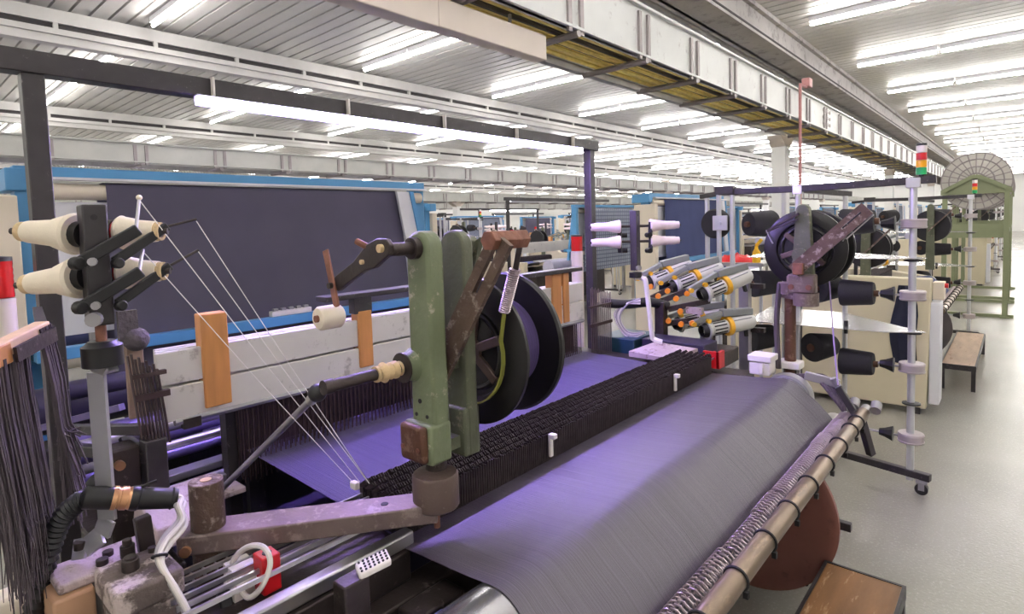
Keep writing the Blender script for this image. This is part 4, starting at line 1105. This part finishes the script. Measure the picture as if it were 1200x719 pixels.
# ================================================================== WEFT FEEDERS
def feeder(f, b, label, group=None, arm=True):
    f = V(f); b = V(b); a = (b-f).normalized(); L = (b-f).length
    up = (V((0, 0, 1)) - a*a.z).normalized()
    t = thing('weft_feeder', label, 'feeder', f.lerp(b, 0.5)-V((0, 0, 0.06)), group)
    obj('mouth_ring', MB().lathe(f, a, [(0.02, 0.040), (0, 0.046), (0, 0.056), (0.012, 0.058), (0.02, 0.05)], 28, caps=False), 'feeder_white', t)
    obj('mouth', MB().lathe(f, a, [(-0.03, 0.035), (0.0, 0.045), (0.03, 0.04), (0.031, 0.005)], 24, caps=False), 'black_plastic', t)
    dr = obj('drum', MB().cyl(f+a*0.02, f+a*(L*0.42), 0.042, n=24), 'feeder_white', t)
    side = a.cross(up)
    mb = MB()
    for k in range(12):
        an = 2*math.pi*k/12
        d_ = up*math.cos(an)+side*math.sin(an)
        mb.bar(f+a*0.04+d_*0.0425, f+a*(L*0.38)+d_*0.0425, 0.008, 0.003, d_)
    obj('drum_slots', mb, 'black_matte', dr)
    obj('yellow_ring', MB().lathe(f+a*(L*0.42), a, [(0, 0.045), (0, 0.060), (0.022, 0.062), (0.03, 0.056), (0.03, 0.04)], 28), 'feeder_yellow', t)
    bd = MB().lathe(f+a*(L*0.50), a, [(0, 0.045), (0, 0.052), (L*0.44, 0.048), (L*0.5, 0.036), (L*0.5, 0.01)], 24)
    obj('motor_body', bd, 'feeder_white', t)
    mb = MB()
    for k in range(5):
        an = math.radians(-100+k*38)
        d_ = up*math.cos(an)+side*math.sin(an)
        mb.bar(f+a*(L*0.52)+d_*0.05, f+a*(L*0.90)+d_*0.049, 0.006, 0.006, d_)
    obj('fins', mb, 'feeder_grey', t)
    # arm on top
    o1 = f-a*0.10+up*0.058; o2 = f+a*(L*0.35)+up*0.085; o3 = f+a*(L*0.98)+up*0.060
    obj('housing', MB().bar(o1, o2, 0.034, 0.030, up).bar(o2, o3, 0.05, 0.042, up), 'feeder_grey', t, bev=0.005)
    obj('rear_clamp', MB().bar(o3-a*0.05+up*0.02, o3-a*0.05-up*0.15, 0.02, 0.016, a), 'black_plastic', t)
    for q_ in (0.0, 0.10):
        p = o1 + a*(0.01+q_) + side*0.02
        obj('knob', MB().cyl(p-side*0.004, p+side*0.016, 0.014, n=14), 'feeder_yellow', t)
    return t
feeder((-1.42, 3.35, 1.300), (-1.245, 3.62, 1.400), 'grey and white weft feeder with yellow ring, upper one nearest the black cones')
feeder((-1.41, 3.35, 1.080), (-1.225, 3.62, 1.118), 'grey and white weft feeder with yellow ring, lower one nearest the black cones')
feeder((-1.66, 3.45, 1.325), (-1.46, 3.72, 1.43), 'weft feeder in the middle of the upper row, half hidden by its neighbour')
feeder((-1.88, 3.55, 1.335), (-1.70, 3.80, 1.435), 'weft feeder at the rear of the upper row by the white bobbins')
feeder((-1.63, 3.45, 1.085), (-1.44, 3.72, 1.130), 'weft feeder in the lower row, mostly hidden behind its neighbour')
fs_ = thing('feeder_stand', 'black brackets with orange sensor knobs and cables in front of the weft feeders', 'stand', (-1.55, 3.35, 0))
obj('bracket', MB().box(-1.68, -1.62, 3.22, 3.28, 1.0, 1.25), 'iron_dark', fs_, bev=0.004)
obj('post', MB().box(-1.62, -1.56, 3.75, 3.81, 0, 1.45).box(-1.34, -1.28, 3.70, 3.76, 0, 1.35), 'steel_dull', fs_)
obj('crossbar', MB().box(-2.0, -1.2, 3.74, 3.78, 1.30, 1.33).box(-1.8, -1.2, 3.74, 3.78, 1.02, 1.05), 'iron_dark', fs_)
def yp(u, v, y):
    """world point on the plane y = const for a ray of the calibrated camera"""
    d_ = r2*((u-600)/FOC) + d2*((v-305.68)/FOC) + fw
    return V((0, 0, 1.75)) + d_*(y/d_.y)
for (a, b) in (((757, 352), (788, 337)), ((766, 356), (812, 338)), ((771, 380), (818, 374)), ((783, 362), (832, 352))):
    obj('sensor_bar', MB().bar(yp(a[0], a[1], 3.28), yp(b[0], b[1], 3.36), 0.02, 0.034), 'iron_dark', fs_, bev=0.003)
for (u, v) in ((762, 336), (782, 341), (771, 347), (774, 359), (792, 350), (805, 344), (797, 365), (777, 378), (783, 376), (798, 380), (811, 379)):
    p = yp(u, v, 3.25)
    obj('sensor_knob', MB().cyl(p, p+V((-0.008, 0.025, 0)), 0.0165, n=14), 'orange_knob', fs_)
obj('sensor_box', MB().box(-1.50, -1.40, 3.27, 3.30, 1.185, 1.225).box(-1.58, -1.38, 3.27, 3.30, 0.99, 1.03), 'dusty_plate', fs_, bev=0.003)
obj('base_box', MB().box(-1.62, -1.25, 3.22, 3.45, 0.90, 0.985), 'iron_dark', fs_, bev=0.006)
for k in range(4):
    obj('cable', MB().tube(arc([(-1.72, 3.12, 1.28-0.01*k), (-1.80-0.01*k, 3.10, 1.24), (-1.84-0.012*k, 3.08, 1.16), (-1.78, 3.07, 1.08-0.012*k), (-1.68, 3.10, 1.08)]), 0.006, 6), 'white_cable' if k % 2 else 'grey_cable', fs_)
obj('duct_hose', MB().tube(arc([(-1.95, 3.05, 1.25), (-1.82, 3.12, 1.24), (-1.70, 3.2, 1.25), (-1.62, 3.28, 1.22)]), 0.03, 10), 'black_plastic', fs_)

# ================================================================== CREEL
def creel(label, group=None):
    c = thing('cone_creel', label, 'creel', (-1.15, 4.4, 0), group)
    def pole(x, y, z0, z1, r=0.02):
        return obj('pole', MB().cyl((x, y, z0), (x, y, z1), r, n=14), 'aluminium', c)
    tw = pole(-0.493, 4.3, 0.07, 1.96, 0.021)
    for (x, y) in ((-1.15, 4.3), (-1.60, 4.3), (-1.70, 4.3), (-1.84, 4.42), (-0.97, 4.85), (-1.37, 4.75)):
        pole(x, y, 0.10, 1.93, 0.018)
    obj('top_bar', MB().bar((-0.38, 4.3, 1.945), (-1.16, 4.3, 1.935), 0.04, 0.045).bar((-1.16, 4.3, 1.935), (-1.70, 4.3, 1.945), 0.04, 0.045).bar((-1.58, 4.3, 1.955), (-1.72, 4.3, 1.955), 0.07, 0.06).bar((-1.70, 4.3, 1.935), (-1.9, 4.45, 1.925), 0.03, 0.035), 'black_paint', c, bev=0.004)
    obj('top_bar', MB().bar((-1.15, 4.3, 1.93), (-0.95, 4.9, 1.90), 0.03, 0.035), 'black_paint', c)
    obj('clamp', MB().box(-0.53, -0.455, 4.27, 4.34, 1.90, 1.96).box(-1.18, -1.12, 4.275, 4.33, 1.90, 1.96), 'aluminium', c, bev=0.004)
    for z in (1.68, 1.237, 0.786, 0.34):
        obj('collar', MB().lathe((-0.49, 4.3, z-0.028), (0, 0, 1), [(0, 0.03), (0, 0.068), (0.010, 0.072), (0.012, 0.068), (0.046, 0.068), (0.048, 0.072), (0.058, 0.068), (0.058, 0.03)], 28), 'collar_grey', c)
        obj('rod', MB().cyl((-0.55, 4.3, z), (-0.72, 4.3, z+0.005), 0.008, n=8), 'steel_dull', c)
        fl_ = obj('cone_adapter', MB().lathe((-0.66, 4.3, z+0.003), (1, 0, 0), [(0, 0.012), (0, 0.022), (0.03, 0.03), (0.075, 0.05), (0.078, 0.012)], 8), 'black_plastic', c, flat=True)
    for z in (1.454, 1.003, 0.558):
        obj('disc', MB().lathe((-0.49, 4.3, z-0.008), (0, 0, 1), [(0, 0.02), (0.004, 0.05), (0.012, 0.05), (0.018, 0.025)], 24), 'black_plastic', c)
    for z in (1.468, 1.012):
        obj('separator_plate', MB().prism([(-0.42, 4.29), (-0.62, 4.18), (-1.45, 4.16), (-1.52, 4.9), (-1.0, 4.88)], 'xy', z, z+0.004), 'plate_silver', c, flat=True)
        obj('plate_knob', MB().cyl((-0.85, 4.28, z), (-0.85, 4.28, z+0.04), 0.014, n=10).cyl((-0.85, 4.28, z-0.045), (-0.85, 4.28, z), 0.012, n=10), 'black_plastic', c)
    obj('base', MB().bar((-0.385, 4.27, 0.115), (-0.97, 4.40, 0.115), 0.045, 0.045).bar((-0.95, 4.38, 0.115), (-1.9, 4.40, 0.115), 0.045, 0.045).bar((-0.97, 4.40, 0.115), (-0.97, 4.95, 0.115), 0.04, 0.045).bar((-1.37, 4.40, 0.115), (-1.37, 4.95, 0.115), 0.04, 0.045), 'black_paint', c, bev=0.004)
    for (x, y) in ((-0.43, 4.28), (-1.85, 4.40), (-0.97, 4.93), (-1.37, 4.93)):
        w_ = obj('caster', MB().box(x-0.03, x+0.03, y-0.02, y+0.02, 0.07, 0.095).box(x-0.016, x+0.016, y-0.028, y-0.022, 0.03, 0.08).box(x-0.016, x+0.016, y+0.022, y+0.028, 0.03, 0.08), 'steel_dull', c)
        obj('wheel', MB().cyl((x, y-0.02, 0.035), (x, y+0.02, 0.035), 0.035, n=20), 'black_plastic', w_)
    # signal light
    return c
def signal(x, y, z, label, group=None):
    s = thing('signal_light', label, 'signal light', (x, y, z), group)
    for i, mt in enumerate(('signal_green', 'signal_yellow', 'signal_red', 'signal_white')):
        obj('lamp_' + mt.split('_')[1], MB().lathe((x, y, z+0.012+i*0.044), (0, 0, 1), [(0, 0.02), (0, 0.028), (0.041, 0.028), (0.042, 0.02)], 20), mt, s)
    obj('cap', MB().cyl((x, y, z+0.186), (x, y, z+0.198), 0.028, n=18), 'black_plastic', s)
    obj('stem', MB().cyl((x, y, z), (x, y, z+0.014), 0.014, n=10), 'black_plastic', s)
    return s
cone0 = None
def cone(p, axis, label, group=None, L=0.19, ra=0.088, rb=0.074):
    p = V(p); a = V(axis).normalized()
    t = thing('yarn_cone', label, 'yarn cone', p-V((0, 0, ra)), group)
    obj('yarn', MB().lathe(p, a, [(-L/2, 0.025), (-L/2-0.006, ra*0.5), (-L/2, ra*0.94), (-L/2+0.012, ra), (L/2-0.012, rb), (L/2, rb*0.92), (L/2, 0.02)], 32), 'cone_black', t)
    obj('tube', MB().lathe(p, a, [(L/2, 0.012), (L/2, 0.022), (L/2+0.025, 0.02), (L/2+0.025, 0.01)], 16).lathe(p, -a, [(L/2, 0.012), (L/2+0.002, 0.028), (L/2+0.012, 0.028), (L/2+0.012, 0.016)], 16), 'brown_block', t)
    return t
cr1 = creel('aluminium pole creel on casters with silver plates, between near loom and beige panel')
signal(-0.455, 4.3, 1.965, 'four-colour signal tower on the creel pole nearest the aisle')
lv_ = {1.70: 'top', 1.237: 'second', 0.778: 'third'}
for z, nm in lv_.items():
    cone((-0.79, 4.3, z), (1, 0, 0.02), 'black yarn cone lying sideways on the %s adapter of the creel pole beside the aisle' % nm)
for (x, z, nm) in ((-1.0, 1.25, 'middle'), (-1.03, 0.835, 'lower')):
    cone((x, 4.42, z), (0.45, 0.9, 0), 'black yarn cone facing out on the creel, %s level behind the sideways cones' % nm, ra=0.10, rb=0.08)
for (x, z, nm) in ((-1.42, 1.70, 'top'), (-1.40, 1.27, 'middle'), (-1.42, 0.87, 'lower')):
    cone((x, 4.36, z), (-0.55, -0.83, 0) if z > 1.5 else (0.5, 0.86, 0), 'black yarn cone on the creel beside the weft feeders, %s level' % nm, ra=0.098, rb=0.085, L=0.2)
sd = thing('yarn_disc_spool', 'flat black yarn package with white square plate on the rear creel poles', 'spool', (-1.72, 4.3, 1.60))
obj('yarn', MB().lathe((-1.745, 4.42, 1.71), (-0.2, -1, 0), [(0, 0.03), (0, 0.1), (0.02, 0.112), (0.07, 0.112), (0.09, 0.1), (0.09, 0.03)], 32), 'cone_black', sd)
obj('plate', MB().box(-1.735, -1.625, 4.262, 4.276, 1.66, 1.77), 'aluminium', sd, bev=0.003)
obj('pin', MB().cyl((-1.68, 4.25, 1.715), (-1.68, 4.40, 1.715), 0.014, n=12), 'aluminium', sd)

# ================================================================== GENERIC LOOM FOR THE OTHER PLACES
def back_loom(label, yo):
    t = thing('weaving_loom', label, 'loom', (-1.5, 1.8+yo, 0))
    Y = lambda y: y+yo
    obj('end_panel', MB().prism([(-2.3, 0.05), (-0.58, 0.05), (-0.55, 1.185), (-1.25, 1.19), (-1.35, 1.10), (-2.3, 1.1)], 'xz', Y(0.5), Y(0.60)), 'beige_panel', t, bev=0.012)
    obj('end_cap', MB().box(-0.565, -0.49, Y(0.51), Y(0.74), 0.10, 0.98), 'white_panel', t, bev=0.01)
    obj('button_box', MB().box(-0.55, -0.47, Y(0.55), Y(0.70), 1.0, 1.15), 'cream_panel', t, bev=0.006)
    obj('stop_button', MB().cyl((-0.47, Y(0.6), 1.12), (-0.445, Y(0.6), 1.12), 0.02, n=12), 'signal_red', t)
    obj('end_panel', MB().prism([(-2.3, 0.05), (-0.75, 0.05), (-0.75, 0.98), (-1.25, 1.06), (-2.3, 1.06)], 'xz', Y(2.85), Y(2.97)), 'beige_panel', t, bev=0.012)
    obj('foot', MB().box(-0.72, -0.62, Y(0.5), Y(0.58), 0, 0.06).box(-2.2, -2.1, Y(0.5), Y(0.58), 0, 0.06).box(-2.2, -2.1, Y(2.87), Y(2.95), 0, 0.06).box(-0.85, -0.77, Y(2.87), Y(2.95), 0, 0.06), 'black_paint', t)
    obj('bed', MB().box(-2.5, -1.0, Y(0.6), Y(2.85), 0.3, 0.82), 'iron_dark', t, flat=True)
    mb = MB()
    pa = path
    vs_ = []; fs = []
    for (x, z) in [(-2.0, 1.0)] + pa:
        vs_ += [(x, Y(0.85), z), (x, Y(2.8), z)]
    for i in range(len(pa)):
        fs.append((2*i, 2*i+1, 2*i+3, 2*i+2))
    stuff(obj('warp_sheet', mb.add(vs_, fs), 'cloth_navy', t))
    obj('back_roller', MB().cyl((RX, Y(0.72), RZ), (RX, Y(2.9), RZ), RR-0.003, n=18), 'steel', t)
    mb = MB()
    for k in range(60):
        y = 0.87+1.9*k/60
        mb.box(-1.34, -1.15, Y(y), Y(y+0.02), 0.96, 1.06+0.02*(k % 2))
    stuff(obj('dropper_row', mb, 'dropper_steel', t, flat=True))
    for i, x in enumerate((-1.9, -1.95)):
        obj('heald_frame', MB().box(x-0.01, x+0.01, Y(0.6), Y(2.76), 1.2, 1.4), 'white_beam', t, flat=True)
    for y in (0.7, 1.6, 2.5):
        obj('wooden_guide', MB().box(-1.93, -1.87, Y(y), Y(y+0.07), 1.21, 1.49), 'wood_orange', t)
    pz = obj('tension_pipe', MB().cyl((-0.5, Y(0.75), 0.88), (-0.5, Y(2.85), 0.88), 0.027, n=12), 'pipe_steel', t)
    for k in range(10):
        obj('clamp', MB().torus((-0.5, Y(0.8+k*0.21), 0.88), (0, 1, 0), 0.029, 0.005, 12, 5), 'black_matte', pz)
    prof = []
    for k in range(60):
        prof += [(k*0.034, 0.012), (k*0.034+0.017, 0.024)]
    stuff(obj('coil_spring', MB().lathe((-0.553, Y(0.78), 0.868), (0, 1, 0), prof, 8), 'spring_steel', t))
    obj('beam_flange', MB().cyl((-0.91, Y(0.80), 0.41), (-0.91, Y(0.83), 0.41), 0.36, n=36), 'grey_disc', t)
    obj('beam_flange', MB().cyl((-0.91, Y(2.66), 0.41), (-0.91, Y(2.69), 0.41), 0.36, n=36), 'grey_disc', t)
    stuff(obj('beam_yarn', MB().cyl((-0.91, Y(0.83), 0.41), (-0.91, Y(2.66), 0.41), 0.26, n=28), 'cloth_navy', t))
    cr_ = obj('cloth_roll', MB().cyl((-2.72, Y(0.75), 0.98), (-2.72, Y(2.8), 0.98), 0.12, n=24), 'cloth_led_lit', t)
    obj('breast_plate', MB().box(-2.56, -2.42, Y(0.65), Y(2.85), 1.06, 1.09), 'steel', t, bev=0.004)
    # selvedge spools on green arms
    for yy, xx, zz in ((0.98, -1.1, 1.42), (3.10, -0.80, 1.58)):
        obj('spool_arm', MB().prism(rounded_top(xx, 0.09, 0.07, 1.06, zz+0.26), 'xz', Y(yy-0.14), Y(yy-0.10)), 'green_dark', t, bev=0.004)
        obj('spool', MB().lathe((xx, Y(yy-0.05), zz), (0, 1, 0), [(0, 0.02), (0, 0.19), (0.02, 0.19), (0.025, 0.13), (0.135, 0.13), (0.14, 0.19), (0.16, 0.19), (0.16, 0.02)], 32), 'spool_black', t)
        obj('slotted_plate', MB().bar((xx-0.02, Y(yy-0.16), zz-0.06), (xx+0.24, Y(yy-0.16), zz+0.22), 0.012, 0.06, (0, 1, 0)), 'brown_iron', t)
    # feeders
    for k in range(4):
        f_ = V((-1.42-0.22*(k % 3), Y(3.35+0.08*(k % 3)), 1.30-0.22*(k // 3))); b_ = f_+V((0.17, 0.27, 0.09))
        a = (b_-f_).normalized()
        fd = obj('weft_feeder', MB().lathe(f_, a, [(0, 0.03), (0, 0.056), (0.015, 0.056), (0.02, 0.042), (0.13, 0.042), (0.165, 0.052), (0.3, 0.048), (0.33, 0.02)], 16), 'feeder_white', t)
        obj('ring', MB().lathe(f_+a*0.13, a, [(0, 0.045), (0, 0.062), (0.03, 0.062), (0.03, 0.045)], 16), 'feeder_yellow', fd)
        obj('housing', MB().bar(f_-a*0.1+V((0, 0, 0.06)), b_+V((0, 0, 0.06)), 0.045, 0.04), 'feeder_grey', fd)
    obj('feeder_post', MB().box(-1.62, -1.56, Y(3.75), Y(3.81), 0, 1.42).box(-2.0, -1.3, Y(3.74), Y(3.78), 1.28, 1.31), 'steel_dull', t)
    # bobbin holder
    for yy in (0.35, 2.85):
        obj('bobbin_post', MB().box(-1.57, -1.53, Y(yy-0.02), Y(yy+0.02), 0.98 if yy > 1 else 0.0, 1.81), 'black_paint', t)
        for zz in (1.72, 1.63):
            for s_ in (-1, 1):
                obj('bobbin', MB().lathe((-1.55+0.05*s_, Y(yy), zz), (s_, 0.6*s_, 0), [(0, 0.02), (0, 0.04), (0.03, 0.036), (0.06, 0.024), (0.16, 0.022), (0.17, 0.008)], 12), 'bobbin_pink', t)
    obj('beacon_lens', MB().cyl((-2.25, Y(3.2), 1.56), (-2.25, Y(3.2), 1.66), 0.036, n=14), 'red_lens', t)
    obj('beacon_pillar', MB().cyl((-2.25, Y(3.2), 0), (-2.25, Y(3.2), 1.56), 0.036, n=14), 'cream_panel', t)
    return t
PITCH_Y = 5.5
bl = back_loom('second loom along the aisle with beige end panel and grey warp beam', PITCH_Y)
gp = gantry(PITCH_Y, 'black light gantry over the second loom along the aisle', False)
for ch in gp.children:
    if ch.name.startswith('light_strip'): remat(ch, 'led_far')
fr2 = dup(cf, V(cf.location)+V((0, PITCH_Y, 0)), 0, 'blue cloth frame behind the weft feeders of the near loom')
cl2 = dup(ccl, V(ccl.location)+V((0, PITCH_Y, 0)), 0, 'navy cloth hanging from the blue frame behind the creel')
remat(cl2, 'cloth_navy')
cr2 = dup(cr1, V(cr1.location)+V((0, PITCH_Y, 0)), 0, 'aluminium pole creel standing past the second bench near the green frame')
sg2 = None
for o in list(COL.objects):
    if o.name.startswith('signal_light') and o.parent is None:
        sg2 = dup(o, V((-0.455, 4.3+PITCH_Y, 1.965)), 0, 'signal tower on the creel in front of the green frame')
        break
k0 = [o for o in COL.objects if o.name.startswith('yarn_cone') and o.parent is None]
CN = ['top sideways', 'second sideways', 'third sideways', 'middle outward-facing', 'lower outward-facing', 'top rear', 'middle rear', 'lower rear']
for i, o in enumerate(k0):
    dup(o, V(o.location)+V((0, PITCH_Y, 0)), 0, CN[i] + ' black yarn cone on the creel in front of the green frame', 'cones on the creel by the green frame')

# rows of further looms
k_proto = k0[0]; kx = V((-0.79, 4.3, 1.70))
def place(kind, proto, ref, xm, ym, rot, label, group):
    """proto stands as if at the near place; rot 180 turns it about the row axis"""
    off = V(proto.location) - ref
    if rot:
        off = V((-off.x, -off.y, off.z))
    return dup(proto, V((xm, ym, 0)) + off, math.pi if rot else 0, label, group)
REF = V((-1.5, 1.8, 0)); REF2 = V((-1.5, 1.8+PITCH_Y, 0))
cloths = ['cloth_plaid', 'cloth_navy', 'cloth_plum', 'cloth_slate', 'cloth_grey']
PLAID = {(-7.5, 0), (-7.5, 1), (-11.2, 1)}
def station(xm, ym, rot, rowname, far, k=0):
    nth = ORD[k]
    cm = 'cloth_plaid' if (xm, k) in PLAID else random.choice(cloths)
    cn = {'cloth_plaid': 'grey checked', 'cloth_grey': 'pale grey', 'cloth_navy': 'navy blue', 'cloth_plum': 'plum red', 'cloth_slate': 'dark slate'}[cm]
    g = 'looms of the ' + rowname
    place('loom', bl, REF2, xm, ym, rot, nth + ' loom with beige end panels along the ' + rowname, g)
    if not rowname.startswith('aisle'): ga = place('gantry', gp, REF2, xm, ym, rot, nth + ' black light gantry along the ' + rowname, 'gantries of the ' + rowname)
    place('frame', cf, REF, xm, ym, rot, nth + ' blue cloth frame along the ' + rowname, 'cloth frames of the ' + rowname)
    c = place('cloth', ccl, REF, xm, ym, rot, cn + ' cloth on the ' + nth + ' blue frame of the ' + rowname, 'cloths of the ' + rowname)
    remat(c, cm)
    place('creel', cr1, REF, xm, ym, rot, nth + ' pole creel along the ' + rowname, 'creels of the ' + rowname)
    if not far:
        for i, o in enumerate(k0[:6]):
            place('cone', o, REF, xm, ym, rot, CN[i] + ' black cone on the ' + nth + ' creel of the ' + rowname, 'cones of the ' + rowname)
    place('signal', sg2, V((-1.5, 1.8+PITCH_Y, 0)), xm, ym, rot, 'signal tower on the ' + nth + ' creel of the ' + rowname, 'signal towers of the ' + rowname)
for k in range(3, 8):
    station(-1.5, 1.8+PITCH_Y*k, 0, 'aisle row beyond the green frame', k > 4, k-3)
for k in range(0, 8):
    station(-7.5, 3.6+PITCH_Y*k, 1, 'second row facing the hanging cloths', k > 4, k)
for k in range(0, 8):
    station(-11.2, 2.4+PITCH_Y*k, 0, 'third row beyond the strapped tray', k > 4, k)
for k in range(1, 8):
    station(-17.2, 2.6+PITCH_Y*k, 1, 'fourth row far to the left', True, k-1)

for ch in list(gp.children):
    bpy.data.objects.remove(ch)
bpy.data.objects.remove(gp)

# ================================================================== GREEN BATCHING FRAMES
def batcher(yo, label, wl):
    g = thing('batching_frame', label, 'frame', (-0.56, 12.3+yo, 0))
    y0, y1 = 12.22+yo, 12.30+yo
    for ya in (12.24+yo, 14.2+yo):
        for x in (-0.16, -0.96):
            obj('post', MB().box(x-0.035, x+0.035, ya-0.035, ya+0.035, 0, 2.08), 'green_steel', g, bev=0.004)
        obj('gable', MB().prism([(-1.02, 2.02), (-0.10, 2.02), (-0.10, 2.10), (-0.50, 2.33), (-0.62, 2.33), (-1.02, 2.10)], 'xz', ya-0.02, ya+0.02), 'green_steel', g, bev=0.004)
        obj('gable_rib', MB().bar((-1.0, ya-0.04, 2.07), (-0.56, ya-0.04, 2.32), 0.04, 0.05).bar((-0.12, ya-0.04, 2.07), (-0.56, ya-0.04, 2.32), 0.04, 0.05), 'green_steel', g)
        obj('foot', MB().box(-1.05, -0.05, ya-0.03, ya+0.03, 0, 0.05).box(-0.22, -0.10, ya-0.08, ya+0.08, 0, 0.02), 'green_steel', g)
        obj('crossbar', MB().box(-0.96, -0.16, ya-0.02, ya+0.02, 1.30, 1.52), 'green_steel', g)
    obj('side_rail', MB().box(-0.19, -0.13, 12.24+yo, 14.2+yo, 1.36, 1.42).box(-0.99, -0.93, 12.24+yo, 14.2+yo, 1.36, 1.42), 'green_steel', g)
    w_ = thing('batch_wheel', wl, 'wheel', (-0.56, 12.8+yo, 2.25))
    R_ = 0.475; zc = 2.235
    for ya in (12.36+yo, 14.1+yo):
        obj('disc', MB().lathe((-0.56, ya, zc), (0, 1, 0), [(0, 0.02), (0, R_-0.01), (0.005, R_), (0.03, R_), (0.03, 0.02)], 64), 'wheel_grey', w_)
        for k in range(24):
            a = 2*math.pi*k/24
            obj('rib', MB().bar((-0.56+0.13*math.cos(a), ya-0.008, zc+0.13*math.sin(a)), (-0.56+(R_-0.01)*math.cos(a), ya-0.008, zc+(R_-0.01)*math.sin(a)), 0.016, 0.012, (0, 1, 0)), 'bracket_grey', w_)
        for rr_ in (0.13, 0.24, 0.36, R_-0.008):
            obj('ring', MB().torus((-0.56, ya-0.004, zc), (0, 1, 0), rr_, 0.010, 48, 6), 'bracket_grey', w_)
        obj('hub', MB().cyl((-0.56, ya-0.05, zc), (-0.56, ya, zc), 0.09, n=24), 'white_panel', w_)
    obj('barrel', MB().cyl((-0.56, 12.39+yo, zc), (-0.56, 14.1+yo, zc), 0.2, n=28), 'cloth_grey', w_)
batcher(0, 'tall olive green gabled steel frame beside the aisle', 'big pale grey spoked wheel on top of the green gabled frame')
batcher(2.5, 'second olive gabled frame standing behind the first along the aisle', 'second spoked wheel peeking out behind the first one')

# ================================================================== SMALL THINGS ON THE RIGHT
jk = MB()
vs_ = []; fs = []
for i in range(9):
    z = 1.12 - i*0.085
    for j in range(10):
        a = j/9
        wdt = 0.09 + 0.05*math.sin(i*0.5) + 0.015*i
        vs_.append((-0.74-wdt/2+wdt*a + 0.012*math.sin(i*0.9), 5.975 - 0.02*math.sin(a*math.pi) - 0.012*math.cos(a*12+i*0.4), z))
for i in range(8):
    for j in range(9):
        fs.append((i*10+j, i*10+j+1, i*10+j+11, i*10+j+10))
n0 = len(vs_)
vs_ += [(x, 5.993, z) for (x, y, z) in vs_]
fs += [tuple(reversed([q+n0 for q in f])) for f in fs]
tag(obj('work_jacket', jk.add(vs_, fs), 'jacket_navy', None, (-0.74, 5.98, 0.44)), 'navy work jacket hanging on the beige end panel', 'jacket')

tr = thing('parts_trolley', 'small steel trolley standing behind the weft feeders', 'trolley', (-1.95, 5.25, 0))
obj('top', MB().box(-2.2, -1.62, 5.05, 5.45, 1.33, 1.36), 'steel_dull', tr, bev=0.004)
obj('shelf', MB().box(-2.2, -1.62, 5.05, 5.45, 0.4, 0.43), 'steel_dull', tr, bev=0.004)
for x in (-2.17, -1.65):
    for y in (5.08, 5.42):
        obj('leg', MB().cyl((x, y, 0), (x, y, 1.33), 0.015, n=10), 'aluminium', tr)
vs_ = []; fs = []
for i in range(9):
    for j in range(7):
        a, b = i/8, j/6
        h = 0.075*math.sin(math.pi*a)**0.6*math.sin(math.pi*b)**0.6*(0.8+0.3*math.sin(i*2.3+j*1.7))
        vs_.append((-2.08+0.36*a+0.012*math.sin(j*3), 5.10+0.2*b+0.01*math.sin(i*2), 1.362+h))
for i in range(8):
    for j in range(6):
        q_ = i*7+j
        fs.append((q_, q_+1, q_+8, q_+7))
n0 = len(vs_)
vs_ += [(x, y, 1.361) for (x, y, z) in vs_]
fs += [tuple(reversed([q_+n0 for q_ in f])) for f in fs]
tag(obj('red_cloth', MB().add(vs_, fs), 'signal_red', None, (-1.9, 5.2, 1.36)), 'crumpled red cloth lying on the steel trolley', 'cloth')
yb_ = thing('yellow_bottle', 'yellow spray bottle with raised nozzle on the steel trolley', 'bottle', (-1.70, 5.12, 1.36))
obj('body', MB().lathe((-1.70, 5.12, 1.36), (0, 0, 1), [(0, 0.03), (0.004, 0.034), (0.09, 0.034), (0.12, 0.014), (0.14, 0.014)], 18), 'yellow_paint', yb_)
obj('nozzle', MB().bar((-1.70, 5.12, 1.505), (-1.65, 5.10, 1.56), 0.018, 0.022), 'yellow_paint', yb_)
